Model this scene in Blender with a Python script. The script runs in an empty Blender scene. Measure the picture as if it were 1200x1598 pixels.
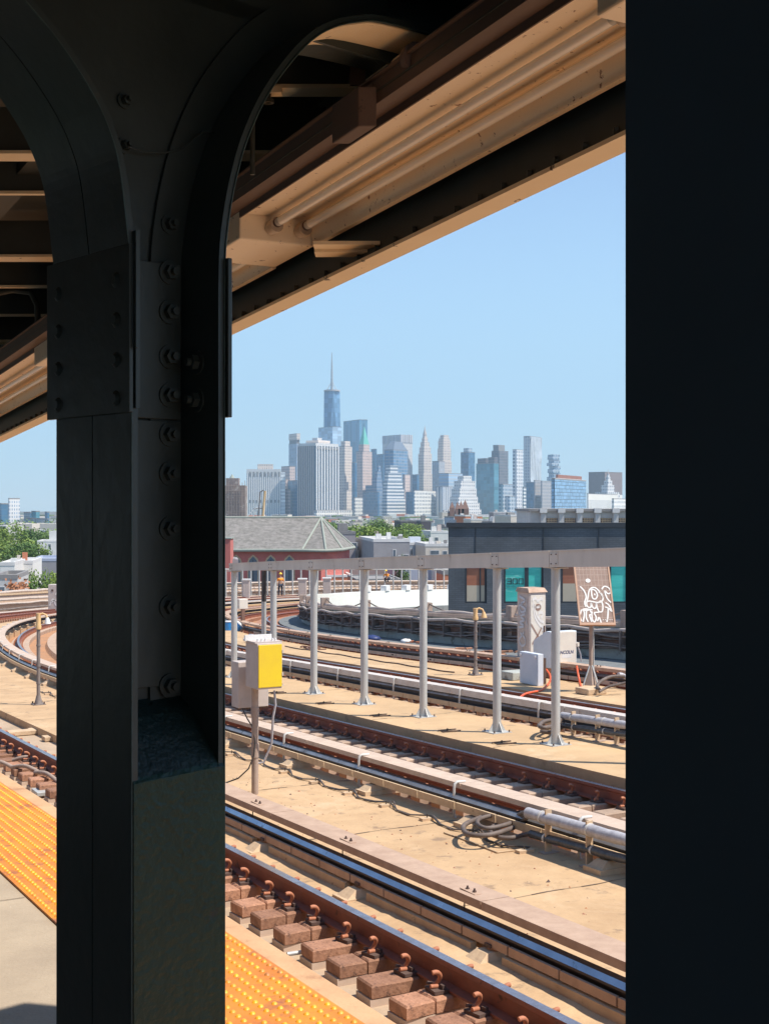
import bpy, bmesh, math, random
from mathutils import Vector, Matrix
random.seed(7)
R = math.radians
scene = bpy.context.scene
C = scene.collection
F = 2072.0; HZ = 787.0; ZC = 30.0          # focal length in photo pixels, horizon row, camera height
# ---------------------------------------------------------------- camera
cd = bpy.data.cameras.new('camera'); cam = bpy.data.objects.new('camera', cd); C.objects.link(cam)
cam.location = (0, 0, ZC); cam.rotation_euler = (R(90), 0, 0)
cd.sensor_fit = 'HORIZONTAL'; cd.sensor_width = 36; cd.lens = 36 * F / 1200
cd.shift_y = (HZ - 799) / 1200
cd.clip_start = 0.05; cd.clip_end = 30000
scene.camera = cam
# ---------------------------------------------------------------- sky and sun
SUN_EL = 59; SX, SY = 1.0, -0.30
w = bpy.data.worlds.new('World'); scene.world = w; w.use_nodes = True
nt = w.node_tree; nt.nodes.clear()
sky = nt.nodes.new('ShaderNodeTexSky'); sky.sky_type = 'NISHITA'; sky.sun_disc = False
sky.sun_elevation = R(SUN_EL); sky.sun_rotation = math.atan2(SX, SY)
sky.air_density = 1.0; sky.dust_density = 0.0; sky.ozone_density = 2.2; sky.altitude = 30
bg = nt.nodes.new('ShaderNodeBackground'); bg.inputs[1].default_value = 0.14
wo = nt.nodes.new('ShaderNodeOutputWorld')
# the low band of the sky is washed with the clear blue of the morning air
tcw = nt.nodes.new('ShaderNodeTexCoord'); spw = nt.nodes.new('ShaderNodeSeparateXYZ'); nt.links.new(tcw.outputs['Generated'], spw.inputs[0])
mrw = nt.nodes.new('ShaderNodeMapRange'); mrw.interpolation_type = 'SMOOTHSTEP'; mrw.inputs[1].default_value = 0.0; mrw.inputs[2].default_value = 0.34; mrw.inputs[3].default_value = 0.75; mrw.inputs[4].default_value = 0.0
nt.links.new(spw.outputs[2], mrw.inputs[0])
mxw = nt.nodes.new('ShaderNodeMix'); mxw.data_type = 'RGBA'; mxw.inputs[7].default_value = (2.35, 4.0, 5.45, 1)
nt.links.new(mrw.outputs[0], mxw.inputs[0]); nt.links.new(sky.outputs[0], mxw.inputs[6])
nt.links.new(mxw.outputs[2], bg.inputs[0]); nt.links.new(bg.outputs[0], wo.inputs[0])
sl = bpy.data.lights.new('sun', 'SUN'); sl.energy = 5.0; sl.angle = R(0.53); sl.color = (1, 0.93, 0.82)
so = bpy.data.objects.new('sun', sl); C.objects.link(so)
hh = math.hypot(SX, SY)
sd = Vector((SX / hh * math.cos(R(SUN_EL)), SY / hh * math.cos(R(SUN_EL)), math.sin(R(SUN_EL))))
so.rotation_euler = sd.to_track_quat('Z', 'Y').to_euler(); so.location = (20, -5, 80)
scene.view_settings.view_transform = 'Standard'; scene.view_settings.look = 'None'
scene.view_settings.exposure = 0.40; scene.view_settings.gamma = 1
scene.render.engine = 'CYCLES'
scene.cycles.max_bounces = 8; scene.cycles.diffuse_bounces = 5; scene.cycles.volume_bounces = 0

# ---------------------------------------------------------------- materials
MATS = {}
def _n(nt, t, **kw):
    n = nt.nodes.new(t)
    for k, v in kw.items(): setattr(n, k, v)
    return n
def mat(name, c1, c2=None, scale=4.0, rough=0.7, metal=0.0, bump=0.0, bscale=None, c3=None, s3=1.0, t3=0.62, stretch=None, spec=0.5, detail=6, w3=0.06, c4=None, s4=30, t4=.66, rnd=0, c5=None, s5=.5, t5=.55):
    """painted / concrete / steel surface: two tones of noise, optional third tone in patches, bump"""
    if name in MATS: return MATS[name]
    m = bpy.data.materials.new(name); m.use_nodes = True; nt = m.node_tree
    b = nt.nodes['Principled BSDF']; L = nt.links
    b.inputs['Roughness'].default_value = rough; b.inputs['Metallic'].default_value = metal
    b.inputs['Specular IOR Level'].default_value = spec
    tc = _n(nt, 'ShaderNodeTexCoord'); src = tc.outputs['Object']
    if stretch:
        mp = _n(nt, 'ShaderNodeMapping'); mp.inputs['Scale'].default_value = stretch; L.new(src, mp.inputs[0]); src = mp.outputs[0]
    col = None
    if c2 is None: b.inputs['Base Color'].default_value = (*c1, 1)
    else:
        n = _n(nt, 'ShaderNodeTexNoise'); n.inputs['Scale'].default_value = scale; n.inputs['Detail'].default_value = detail; n.inputs['Roughness'].default_value = 0.65
        L.new(src, n.inputs['Vector'])
        r = _n(nt, 'ShaderNodeMapRange'); r.inputs[1].default_value = 0.33; r.inputs[2].default_value = 0.67
        L.new(n.outputs['Fac'], r.inputs[0])
        mx = _n(nt, 'ShaderNodeMix', data_type='RGBA'); mx.inputs[6].default_value = (*c1, 1); mx.inputs[7].default_value = (*c2, 1)
        L.new(r.outputs[0], mx.inputs[0]); col = mx.outputs[2]
        if c3 is not None:
            n3 = _n(nt, 'ShaderNodeTexNoise'); n3.inputs['Scale'].default_value = s3; n3.inputs['Detail'].default_value = 8; n3.inputs['Roughness'].default_value = 0.7
            L.new(src, n3.inputs['Vector'])
            r3 = _n(nt, 'ShaderNodeMapRange'); r3.inputs[1].default_value = t3; r3.inputs[2].default_value = t3 + w3
            L.new(n3.outputs['Fac'], r3.inputs[0])
            m3 = _n(nt, 'ShaderNodeMix', data_type='RGBA'); m3.inputs[7].default_value = (*c3, 1)
            L.new(r3.outputs[0], m3.inputs[0]); L.new(col, m3.inputs[6]); col = m3.outputs[2]
        for cc, sc4, tt, ww in ((c4, s4, t4, .04), (c5, s5, t5, .15)):
            if cc is None: continue
            n4 = _n(nt, 'ShaderNodeTexNoise'); n4.inputs['Scale'].default_value = sc4; n4.inputs['Detail'].default_value = 9; n4.inputs['Roughness'].default_value = .75; n4.inputs['Distortion'].default_value = .6
            L.new(src, n4.inputs['Vector'])
            r4 = _n(nt, 'ShaderNodeMapRange'); r4.inputs[1].default_value = tt; r4.inputs[2].default_value = tt + ww; r4.inputs[4].default_value = .8; L.new(n4.outputs['Fac'], r4.inputs[0])
            m4 = _n(nt, 'ShaderNodeMix', data_type='RGBA'); m4.inputs[7].default_value = (*cc, 1); L.new(r4.outputs[0], m4.inputs[0]); L.new(col, m4.inputs[6]); col = m4.outputs[2]
        if rnd:
            oi = _n(nt, 'ShaderNodeObjectInfo'); ro = _n(nt, 'ShaderNodeMapRange'); ro.inputs[3].default_value = 1 - rnd; ro.inputs[4].default_value = 1 + rnd*.4; L.new(oi.outputs['Random'], ro.inputs[0])
            m5 = _n(nt, 'ShaderNodeMix', data_type='RGBA', blend_type='MULTIPLY'); m5.inputs[0].default_value = 1; L.new(col, m5.inputs[6]); L.new(ro.outputs[0], m5.inputs[7]); col = m5.outputs[2]
        L.new(col, b.inputs['Base Color'])
        rr = _n(nt, 'ShaderNodeMapRange'); rr.inputs[3].default_value = max(0.02, rough - 0.1); rr.inputs[4].default_value = min(1, rough + 0.12)
        L.new(n.outputs['Fac'], rr.inputs[0]); L.new(rr.outputs[0], b.inputs['Roughness'])
    if bump:
        n2 = _n(nt, 'ShaderNodeTexNoise'); n2.inputs['Scale'].default_value = bscale or scale * 5; n2.inputs['Detail'].default_value = 8
        L.new(src, n2.inputs['Vector'])
        bp = _n(nt, 'ShaderNodeBump'); bp.inputs['Strength'].default_value = 1.0; bp.inputs['Distance'].default_value = bump
        L.new(n2.outputs['Fac'], bp.inputs['Height']); L.new(bp.outputs[0], b.inputs['Normal'])
    MATS[name] = m
    return m
def gridmat(name, wall, glass, pu, wu, pv, wv, rough=0.5, wall2=None, grough=0.15, off=(0, 0)):
    """facade: windows of width wu every pu metres, height wv every pv metres, from the metre UVs"""
    if name in MATS: return MATS[name]
    m = bpy.data.materials.new(name); m.use_nodes = True; nt = m.node_tree; L = nt.links
    b = nt.nodes['Principled BSDF']
    uv = _n(nt, 'ShaderNodeUVMap'); sp = _n(nt, 'ShaderNodeSeparateXYZ'); L.new(uv.outputs[0], sp.inputs[0])
    def lane(out, p, wd, o):
        a = _n(nt, 'ShaderNodeMath', operation='ADD'); a.inputs[1].default_value = o; L.new(out, a.inputs[0])
        d = _n(nt, 'ShaderNodeMath', operation='DIVIDE'); d.inputs[1].default_value = p; L.new(a.outputs[0], d.inputs[0])
        f = _n(nt, 'ShaderNodeMath', operation='FRACT'); L.new(d.outputs[0], f.inputs[0])
        l = _n(nt, 'ShaderNodeMath', operation='LESS_THAN'); l.inputs[1].default_value = wd / p; L.new(f.outputs[0], l.inputs[0])
        fl = _n(nt, 'ShaderNodeMath', operation='FLOOR'); L.new(d.outputs[0], fl.inputs[0])
        return l.outputs[0], fl.outputs[0]
    a, fa = lane(sp.outputs[0], pu, wu, off[0]); c, fc = lane(sp.outputs[1], pv, wv, off[1])
    mu = _n(nt, 'ShaderNodeMath', operation='MULTIPLY'); L.new(a, mu.inputs[0]); L.new(c, mu.inputs[1])
    cx = _n(nt, 'ShaderNodeCombineXYZ'); L.new(fa, cx.inputs[0]); L.new(fc, cx.inputs[1])
    wn = _n(nt, 'ShaderNodeTexWhiteNoise'); L.new(cx.outputs[0], wn.inputs[0])
    gm = _n(nt, 'ShaderNodeMix', data_type='RGBA'); gm.inputs[6].default_value = (*glass, 1)
    gm.inputs[7].default_value = tuple(min(1, g * 1.7 + 0.02) for g in glass) + (1,); L.new(wn.outputs[0], gm.inputs[0])
    tc = _n(nt, 'ShaderNodeTexCoord'); no = _n(nt, 'ShaderNodeTexNoise'); no.inputs['Scale'].default_value = 0.05; L.new(tc.outputs['Object'], no.inputs['Vector'])
    wm = _n(nt, 'ShaderNodeMix', data_type='RGBA'); wm.inputs[6].default_value = (*wall, 1)
    wm.inputs[7].default_value = (*(wall2 or tuple(v * 0.8 for v in wall)), 1); L.new(no.outputs['Fac'], wm.inputs[0])
    mx = _n(nt, 'ShaderNodeMix', data_type='RGBA'); L.new(mu.outputs[0], mx.inputs[0]); L.new(wm.outputs[2], mx.inputs[6]); L.new(gm.outputs[2], mx.inputs[7])
    L.new(mx.outputs[2], b.inputs['Base Color'])
    rr = _n(nt, 'ShaderNodeMapRange'); rr.inputs[3].default_value = rough; rr.inputs[4].default_value = grough
    L.new(mu.outputs[0], rr.inputs[0]); L.new(rr.outputs[0], b.inputs['Roughness'])
    MATS[name] = m
    return m
def brickmat(name, c1, c2, mortar, bw=0.24, bh=0.075, rough=0.85):
    if name in MATS: return MATS[name]
    m = bpy.data.materials.new(name); m.use_nodes = True; nt = m.node_tree; L = nt.links
    b = nt.nodes['Principled BSDF']; b.inputs['Roughness'].default_value = rough
    uv = _n(nt, 'ShaderNodeUVMap'); br = _n(nt, 'ShaderNodeTexBrick')
    br.inputs['Color1'].default_value = (*c1, 1); br.inputs['Color2'].default_value = (*c2, 1); br.inputs['Mortar'].default_value = (*mortar, 1)
    br.inputs['Scale'].default_value = 1; br.inputs['Brick Width'].default_value = bw; br.inputs['Row Height'].default_value = bh; br.inputs['Mortar Size'].default_value = bh * 0.12
    L.new(uv.outputs[0], br.inputs['Vector'])
    tc = _n(nt, 'ShaderNodeTexCoord'); no = _n(nt, 'ShaderNodeTexNoise'); no.inputs['Scale'].default_value = 0.6; no.inputs['Detail'].default_value = 6; L.new(tc.outputs['Object'], no.inputs['Vector'])
    r = _n(nt, 'ShaderNodeMapRange'); r.inputs[1].default_value = .3; r.inputs[2].default_value = .7; r.inputs[3].default_value = 0.7; r.inputs[4].default_value = 1.25; L.new(no.outputs['Fac'], r.inputs[0])
    mx = _n(nt, 'ShaderNodeMix', data_type='RGBA', blend_type='MULTIPLY'); mx.inputs[0].default_value = 1
    L.new(br.outputs['Color'], mx.inputs[6]); L.new(r.outputs[0], mx.inputs[7]); L.new(mx.outputs[2], b.inputs['Base Color'])
    MATS[name] = m
    return m
M = {}
M['column'] = mat('column_paint', (.021, .033, .035), (.033, .048, .048), 3, 0.40, bump=.0016, bscale=22, spec=.45, c3=(.05, .055, .05), s3=6, t3=.66, c4=(.10,.10,.09), s4=90, t4=.76)
M['column_blue'] = mat('column_blue_paint', (.040, .068, .095), (.052, .084, .115), 2, 0.5, bump=.0012, bscale=22, spec=.4)
M['column_slope'] = mat('column_slope_paint', (.006,.018,.018), (.012,.030,.030), 9, .5, bump=.006, bscale=70, spec=.3)
M['column_rough'] = mat('column_rough_paint', (.004, .028, .020), (.008, .038, .027), 5, 0.38, bump=.006, bscale=55, c3=(.012, .03, .032), s3=9, t3=.66, spec=.3)
M['canopy_dark'] = mat('canopy_dark_paint', (.040, .048, .045), (.060, .066, .06), 5, 0.6, bump=.001, c3=(.07, .045, .03), s3=4, t3=.66)
M['canopy_tan'] = mat('canopy_tan_paint', (.82, .66, .44), (.86, .72, .50), 3, 0.6, bump=.001, c3=(.10, .06, .035), s3=12, t3=.655, w3=.02)  # tan paint of the undersides, bounce light put into its tone
M['canopy_brown'] = mat('duct_brown_paint', (.095, .062, .052), (.13, .085, .068), 4, 0.6, bump=.0008, c3=(.04, .025, .02), s3=9, t3=.66)
M['fixture'] = mat('fixture_enamel', (.90, .76, .58), (.92, .80, .63), 5, 0.4, bump=.0004, c3=(.22, .10, .05), s3=34, t3=.625, w3=.03)
M['tube'] = mat('lamp_glass', (.95, .92, .86), (.90, .86, .80), 2, 0.12)
M['socket'] = mat('lamp_socket', (.62, .52, .42), (.45, .36, .28), 20, 0.5)
M['platform'] = mat('platform_concrete', (.46, .37, .27), (.36, .285, .21), 2.2, 0.85, c4=(.2,.16,.12), s4=35, t4=.66, bump=.002, bscale=60, c3=(.70, .67, .6), s3=13, t3=.70, w3=.015)
M['edge'] = mat('edge_concrete', (.66, .40, .22), (.52, .30, .16), 3, 0.8, bump=.002, bscale=50, c3=(.42,.22,.12), s3=6, t3=.58, w3=.12, c4=(.25,.14,.09), s4=50, t4=.68)
M['tactile'] = mat('tactile_yellow', (.76, .29, .02), (.56, .17, .03), 2.5, 0.55, c3=(.36, .12, .05), s3=6, t3=.53, w3=.14, c4=(.16,.08,.05), s4=40, t4=.64)
M['dome'] = mat('tactile_dome_yellow', (.92, .46, .02), (.72, .27, .03), 7, 0.45, c3=(.5,.2,.06), s3=5, t3=.56, w3=.1)
M['sand'] = mat('sandy_concrete', (.58, .39, .22), (.45, .29, .16), 1.3, 0.9, bump=.008, bscale=14, c3=(.30, .20, .125), s3=3.4, t3=.575, w3=.10, c4=(.22,.15,.10), s4=22, t4=.66, c5=(.64,.46,.29), s5=.7, t5=.56)
M['sand_far'] = mat('walkway_concrete', (.58, .39, .215), (.45, .30, .165), .8, 0.9, bump=.004, bscale=9, c3=(.32, .22, .14), s3=2.2, t3=.58, w3=.1, c4=(.26,.18,.12), s4=14, t4=.66, c5=(.68,.50,.32), s5=.5, t5=.56)
M['bed'] = mat('trackbed_dust', (.36, .20, .11), (.50, .24, .11), 1.6, 0.95, bump=.01, bscale=16, c3=(.20, .12, .08), s3=3, t3=.58, w3=.1)
M['inner_walk'] = mat('inner_walk_shaded', (.13,.145,.15), (.20,.21,.21), 2.5, .9, bump=.004, c3=(.34,.31,.28), s3=4, t3=.62)  # the parapet's shade is put into this dark walkway colour
M['bed_grey'] = mat('trackbed_grey', (.50, .37, .26), (.38, .28, .19), 1.6, 0.9, bump=.006, bscale=16, c3=(.46, .33, .2), s3=2, t3=.56, w3=.1)
M['lit_edge'] = mat('lit_edge_tone', (.045, .085, .085), (.02, .04, .04), 14, 0.45)  # paler tone, the flange edge's highlight put into the colour
M['tie'] = mat('tie_timber', (.50, .255, .155), (.28, .135, .08), 9, 0.85, bump=.006, bscale=45, c3=(.17, .085, .055), s3=12, t3=.56, w3=.06, c4=(.10,.06,.045), s4=45, t4=.62, rnd=.38)
M['tie_pale'] = mat('tie_timber_pale', (.50, .36, .26), (.38, .27, .2), 7, 0.85, bump=.004, bscale=40, c3=(.16, .1, .07), s3=9, t3=.62, rnd=.3)
M['rail'] = mat('rail_rust', (.20, .062, .038), (.27, .092, .056), 6, 0.6, bump=.0012, bscale=50, c3=(.08, .03, .022), s3=8, t3=.6)
M['rail_top'] = mat('rail_polished', (.50, .46, .50), (.36, .30, .30), 12, 0.28, metal=.85)
M['clip'] = mat('clip_rust', (.52, .20, .105), (.38, .14, .07), 20, 0.7)
M['clip_dark'] = mat('clip_plate', (.08, .05, .045), (.13, .08, .06), 14, 0.75)
M['cover'] = mat('cover_board', (.52, .36, .26), (.40, .265, .19), 5, 0.75, bump=.001, c3=(.55, .42, .34), s3=30, t3=.66, stretch=(1, 1, 1))
M['cover2'] = mat('cover_board_grey', (.60, .46, .36), (.48, .36, .28), 5, 0.75, bump=.001, c3=(.62, .52, .44), s3=20, t3=.62)
M['cover3'] = mat('cover_board_white', (.62, .57, .53), (.52, .46, .42), 4, 0.6, bump=.001, c3=(.36, .27, .22), s3=9, t3=.6)
M['conductor'] = mat('conductor_steel', (.52, .60, .70), (.34, .42, .52), 3, 0.30, metal=.85, c3=(.10,.09,.09), s3=5, t3=.6, w3=.1)  # the sky's blue reflection is put into this steel's tint
M['conductor_far'] = mat('conductor_dull', (.46, .45, .45), (.30, .28, .28), 3, 0.45, metal=.7, c3=(.12,.10,.09), s3=5, t3=.56, w3=.1)
M['conductor_side'] = mat('conductor_side', (.035, .028, .028), (.06, .045, .04), 9, 0.6)
M['cream'] = mat('fibre_board', (.60, .44, .28), (.48, .34, .21), 4, 0.8, bump=.002, c3=(.2, .13, .08), s3=7, t3=.62)
M['insul'] = mat('insulator', (.58, .36, .22), (.48, .28, .17), 9, 0.7)
M['pad'] = mat('pad_concrete', (.62, .45, .29), (.48, .34, .22), 6, 0.9, bump=.008, bscale=18)
M['galv'] = mat('galvanised', (.56, .56, .54), (.44, .44, .43), 9, 0.5, metal=.25, bump=.0006, c3=(.34, .31, .29), s3=5, t3=.58, stretch=(1,1,.18), w3=.1)
M['beam'] = mat('beam_paint', (.64, .58, .51), (.52, .47, .41), 1.2, 0.55, metal=.1, bump=.0006, c3=(.36, .29, .24), s3=2.4, t3=.60, w3=.12, stretch=(1.5,1.5,.5), c4=(.28,.22,.18), s4=20, t4=.70)
M['strap'] = mat('white_strap', (.66, .64, .60), (.55, .52, .49), 6, 0.5)
M['black'] = mat('black_rubber', (.035, .032, .032), (.07, .06, .055), 12, 0.55)
M['hose'] = mat('dusty_rubber_hose', (.17, .13, .11), (.10, .075, .065), 8, 0.65)
M['conduit_grey'] = mat('grey_taped_conduit', (.36, .34, .36), (.52, .50, .52), 14, 0.42, bump=.002, bscale=30)
M['conduit_black'] = mat('black_taped_conduit', (.03, .032, .036), (.10, .10, .11), 16, 0.4, bump=.002, bscale=30)
M['yellow'] = mat('yellow_panel', (.86, .62, .02), (.80, .55, .03), 3, 0.45)
M['boxgrey'] = mat('box_grey', (.56, .48, .44), (.48, .41, .37), 5, 0.6, c3=(.36, .24, .18), s3=8, t3=.66)
M['boxblue'] = mat('box_bluegrey', (.66, .70, .76), (.58, .62, .68), 3, 0.5, c3=(.6, .6, .6), s3=8, t3=.66)
M['boxbeige'] = mat('box_beige', (.76, .70, .60), (.68, .61, .53), 3, 0.55, c3=(.4, .28, .2), s3=9, t3=.68)
M['mast'] = mat('mast_steel', (.17, .14, .13), (.26, .22, .2), 9, 0.6, c3=(.5, .45, .4), s3=6, t3=.62)
M['mastyellow'] = mat('mast_yellow', (.74, .48, .22), (.62, .40, .2), 9, 0.6)
M['pole'] = mat('pole_dusty', (.42, .32, .26), (.34, .25, .2), 6, 0.7, c3=(.4, .12, .05), s3=8, t3=.64)
M['wallshade'] = mat('parapet_concrete', (.42, .44, .41), (.32, .34, .32), 1.5, 0.9, bump=.01, bscale=6, c3=(.2, .19, .17), s3=2.4, t3=.56)
M['wallrust'] = mat('parapet_rust', (.24, .13, .09), (.15, .09, .07), 2.5, 0.9, bump=.01, bscale=9, c3=(.45, .36, .3), s3=4, t3=.66)
M['cable'] = mat('cable_dusty', (.12, .10, .09), (.24, .19, .165), 4, 0.75)
M['cablepale'] = mat('cable_pale', (.55, .46, .40), (.42, .34, .29), 4, 0.75)
M['white'] = mat('white_wall_paint', (.80, .80, .74), (.74, .74, .69), .3, 0.85, c3=(.62, .60, .54), s3=.5, t3=.64, stretch=(1, 1, 3))
M['whitebits'] = mat('white_plastic', (.80, .78, .76), (.7, .68, .66), 8, 0.5)
M['orangehose'] = mat('orange_hose', (.85, .13, .04), (.75, .10, .03), 8, 0.4)
M['bluebucket'] = mat('blue_plastic', (.04, .28, .66), (.03, .22, .55), 8, 0.35)
M['teal_glass'] = mat('teal_film', (.05, .46, .40), (.09, .60, .53), 1.1, 0.08, stretch=(.5,1,3), c3=(.25,.62,.56), s3=1.6, t3=.6)  # lighter bands put window reflections into the film's colour
M['sign'] = mat('sign_ink', (.03, .04, .05), None, rough=.5)
M['ink_blue'] = mat('blue_ink', (.03, .05, .16), None, rough=.5)
M['graf'] = mat('graffiti_white', (.80, .76, .72), (.72, .68, .64), 12, 0.6)
M['graf_blue'] = mat('graffiti_grey', (.52, .56, .62), (.6, .62, .66), 12, 0.6)
M['graf_brown'] = mat('graffiti_brown', (.28, .17, .13), (.35, .22, .17), 12, 0.6)
M['panel_back'] = mat('solar_back', (.26, .16, .12), (.20, .12, .09), 8, 0.5)
M['panel_line'] = mat('solar_line', (.46, .34, .28), None, rough=.5)
M['panel_frame'] = mat('solar_frame', (.48, .28, .18), (.42, .24, .15), 8, 0.5)
M['dark_frame'] = mat('dark_frame', (.03, .035, .045), None, rough=.5)
M['glass'] = mat('window_glass', (.10, .13, .16), (.16, .19, .22), .6, 0.1)
M['tar'] = mat('roof_tar', (.30, .29, .28), (.22, .21, .21), .5, 0.9)
M['roofwhite'] = mat('roof_white', (.72, .71, .69), (.58, .57, .56), .4, 0.8)
M['greylight'] = mat('pale_grey_concrete', (.56, .55, .53), (.46, .45, .44), .6, 0.9)
M['greyhouse'] = mat('grey_render', (.34, .33, .34), (.29, .28, .29), .6, 0.9)
M['slate'] = mat('slate_shingle', (.13, .125, .11), (.27, .25, .235), 1.4, 0.85, c3=(.08, .08, .07), s3=1.9, t3=.57, detail=10, w3=.12)
M['copper'] = mat('copper_flashing', (.27, .30, .26), (.33, .35, .30), 2, 0.7)
M['bark'] = mat('bark', (.10, .07, .05), (.14, .10, .07), 6, 0.95)
M['skin'] = mat('skin', (.42, .25, .17), None, rough=.6)
M['vest'] = mat('hi_vis_orange', (.90, .32, .02), (.85, .28, .02), 4, 0.7)
M['trousers'] = mat('dark_trousers', (.03, .035, .06), None, rough=.8)
M['hardhat'] = mat('hard_hat', (.80, .55, .05), None, rough=.4)

# ---------------------------------------------------------------- mesh builder
class MB:
    def __init__(s): s.v = []; s.f = []; s.uv = []; s.mi = []; s.mats = []; s.smooth = []
    def slot(s, m):
        if m not in s.mats: s.mats.append(m)
        return s.mats.index(m)
    def face(s, pts, uv=None, m=None, sm=False):
        i = len(s.v); s.v += [tuple(p) for p in pts]; s.f.append(tuple(range(i, i + len(pts)))); s.uv.append(uv); s.mi.append(s.slot(m) if m else -1); s.smooth.append(sm)
    def mesh(s, verts, faces, m=None, sm=False):
        i = len(s.v); s.v += [tuple(p) for p in verts]; k = s.slot(m) if m else -1
        for f in faces: s.f.append(tuple(i + j for j in f)); s.uv.append(None); s.mi.append(k); s.smooth.append(sm)
    def obox(s, o, X, Y, Z, m=None):
        """box from corner o with edge vectors X, Y, Z, metre UVs on the sides"""
        o, X, Y, Z = map(Vector, (o, X, Y, Z)); a, b, h = X.length, Y.length, Z.length
        P = lambda i, j, k: o + X * i + Y * j + Z * k
        s.face([P(0,0,0), P(1,0,0), P(1,0,1), P(0,0,1)], [(0,0),(a,0),(a,h),(0,h)], m)
        s.face([P(1,0,0), P(1,1,0), P(1,1,1), P(1,0,1)], [(a,0),(a+b,0),(a+b,h),(a,h)], m)
        s.face([P(1,1,0), P(0,1,0), P(0,1,1), P(1,1,1)], [(0,0),(a,0),(a,h),(0,h)], m)
        s.face([P(0,1,0), P(0,0,0), P(0,0,1), P(0,1,1)], [(0,0),(b,0),(b,h),(0,h)], m)
        s.face([P(0,0,1), P(1,0,1), P(1,1,1), P(0,1,1)], None, m)
        s.face([P(0,1,0), P(1,1,0), P(1,0,0), P(0,0,0)], None, m)
    def box(s, x0, x1, y0, y1, z0, z1, m=None): s.obox((x0,y0,z0), (x1-x0,0,0), (0,y1-y0,0), (0,0,z1-z0), m)
    def prism(s, base, z0, z1, top=None, m=None):
        """base polygon (x, y) counter-clockwise; top polygon optional"""
        top = top or base; n = len(base); u = 0
        for i in range(n):
            j = (i + 1) % n; a = Vector((*base[i], z0)); b = Vector((*base[j], z0)); c = Vector((*top[j], z1)); d = Vector((*top[i], z1))
            l = (b - a).length; s.face([a, b, c, d], [(u,0),(u+l,0),(u+l,z1-z0),(u,z1-z0)], m); u += l
        s.face([(*p, z1) for p in top], None, m)
        s.face([(*p, z0) for p in reversed(base)], None, m)
    def tube(s, pts, r, n=10, cap=True, m=None, sm=True, radii=None):
        pts = [Vector(p) for p in pts]; N = len(pts); vs = []; prev = None
        for i, p in enumerate(pts):
            t = (pts[min(i+1, N-1)] - pts[max(i-1, 0)])
            t = t.normalized() if t.length > 1e-9 else Vector((0,0,1))
            if prev is None:
                a = t.cross(Vector((0,0,1)))
                if a.length < .05: a = t.cross(Vector((1,0,0)))
            else: a = prev - t * prev.dot(t)
            a.normalize(); prev = a; b = t.cross(a); rr = radii[i] if radii else r
            for k in range(n):
                an = 2 * math.pi * k / n; vs.append(p + (a * math.cos(an) + b * math.sin(an)) * rr)
        fs = []
        for i in range(N - 1):
            for k in range(n):
                k2 = (k + 1) % n; fs.append((i*n+k, (i+1)*n+k, (i+1)*n+k2, i*n+k2))
        s.mesh(vs, fs, m, sm)
        if cap:
            s.mesh(vs[:n], [tuple(range(n))], m); s.mesh(vs[-n:], [tuple(range(n-1, -1, -1))], m)
    def sweep(s, rings, closed=True, cap=True, m=None, sm=False, mats=None):
        n = len(rings[0]); vs = [p for r in rings for p in r]; K = n if closed else n - 1
        base = len(s.v); s.v += [tuple(p) for p in vs]
        for i in range(len(rings) - 1):
            for k in range(K):
                k2 = (k + 1) % n; s.f.append(tuple(base + q for q in (i*n+k, i*n+k2, (i+1)*n+k2, (i+1)*n+k))); s.uv.append(None); s.smooth.append(sm)
                q = (mats[k] if mats and mats[k] else m); s.mi.append(s.slot(q) if q else -1)
        if cap and closed:
            s.mesh(rings[0], [tuple(range(n-1, -1, -1))], m); s.mesh(rings[-1], [tuple(range(n))], m)
    def hexnut(s, c, ax, r, h, m=None):
        c = Vector(c); ax = Vector(ax).normalized(); s.tube([c, c + ax * h], r, 6, True, m, False)
        s.tube([c + ax * h, c + ax * (h * 1.9)], r * .5, 8, True, m, False)
    def build(s, name, m=None, parent=None, bevel=0, recalc=False):
        me = bpy.data.meshes.new(name)
        off = Vector(parent.location) if parent else Vector((0,0,0))
        p = parent
        while p is not None and p.parent is not None: p = p.parent; off = off + Vector(p.location)
        me.from_pydata([tuple(Vector(v) - off) for v in s.v], [], s.f)
        if -1 in s.mi and m is not None: k = s.slot(m); s.mi = [k if q < 0 else q for q in s.mi]
        for q in s.mats: me.materials.append(q)
        ul = me.uv_layers.new(name='UVMap')
        for pl in me.polygons:
            pl.material_index = max(0, s.mi[pl.index]); pl.use_smooth = s.smooth[pl.index]
            u = s.uv[pl.index]
            if u:
                for li, q in zip(pl.loop_indices, u): ul.data[li].uv = q
        me.update()
        if recalc:
            bm = bmesh.new(); bm.from_mesh(me); bmesh.ops.remove_doubles(bm, verts=bm.verts, dist=1e-5); bmesh.ops.recalc_face_normals(bm, faces=bm.faces); bm.to_mesh(me); bm.free()
        o = bpy.data.objects.new(name, me); C.objects.link(o)
        if parent: o.parent = parent
        if bevel:
            b = o.modifiers.new('bevel', 'BEVEL'); b.width = bevel; b.segments = 2; b.limit_method = 'ANGLE'
            bm = bmesh.new(); bm.from_mesh(me); bmesh.ops.remove_doubles(bm, verts=bm.verts, dist=1e-5); bm.to_mesh(me); bm.free()
        return o
def tag(o, label=None, cat=None, group=None, kind=None):
    if label: o['label'] = label
    if cat: o['category'] = cat
    if group: o['group'] = group
    if kind: o['kind'] = kind
    return o
def thing(name, loc, label, cat, group=None):
    o = bpy.data.objects.new(name, None); C.objects.link(o); o.location = loc; o.empty_display_size = .2
    return tag(o, label, cat, group)
def copy_tree(o, parent=None):
    c = o.copy(); C.objects.link(c)
    if parent: c.parent = parent
    for ch in list(o.children): copy_tree(ch, c)
    return c
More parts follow.
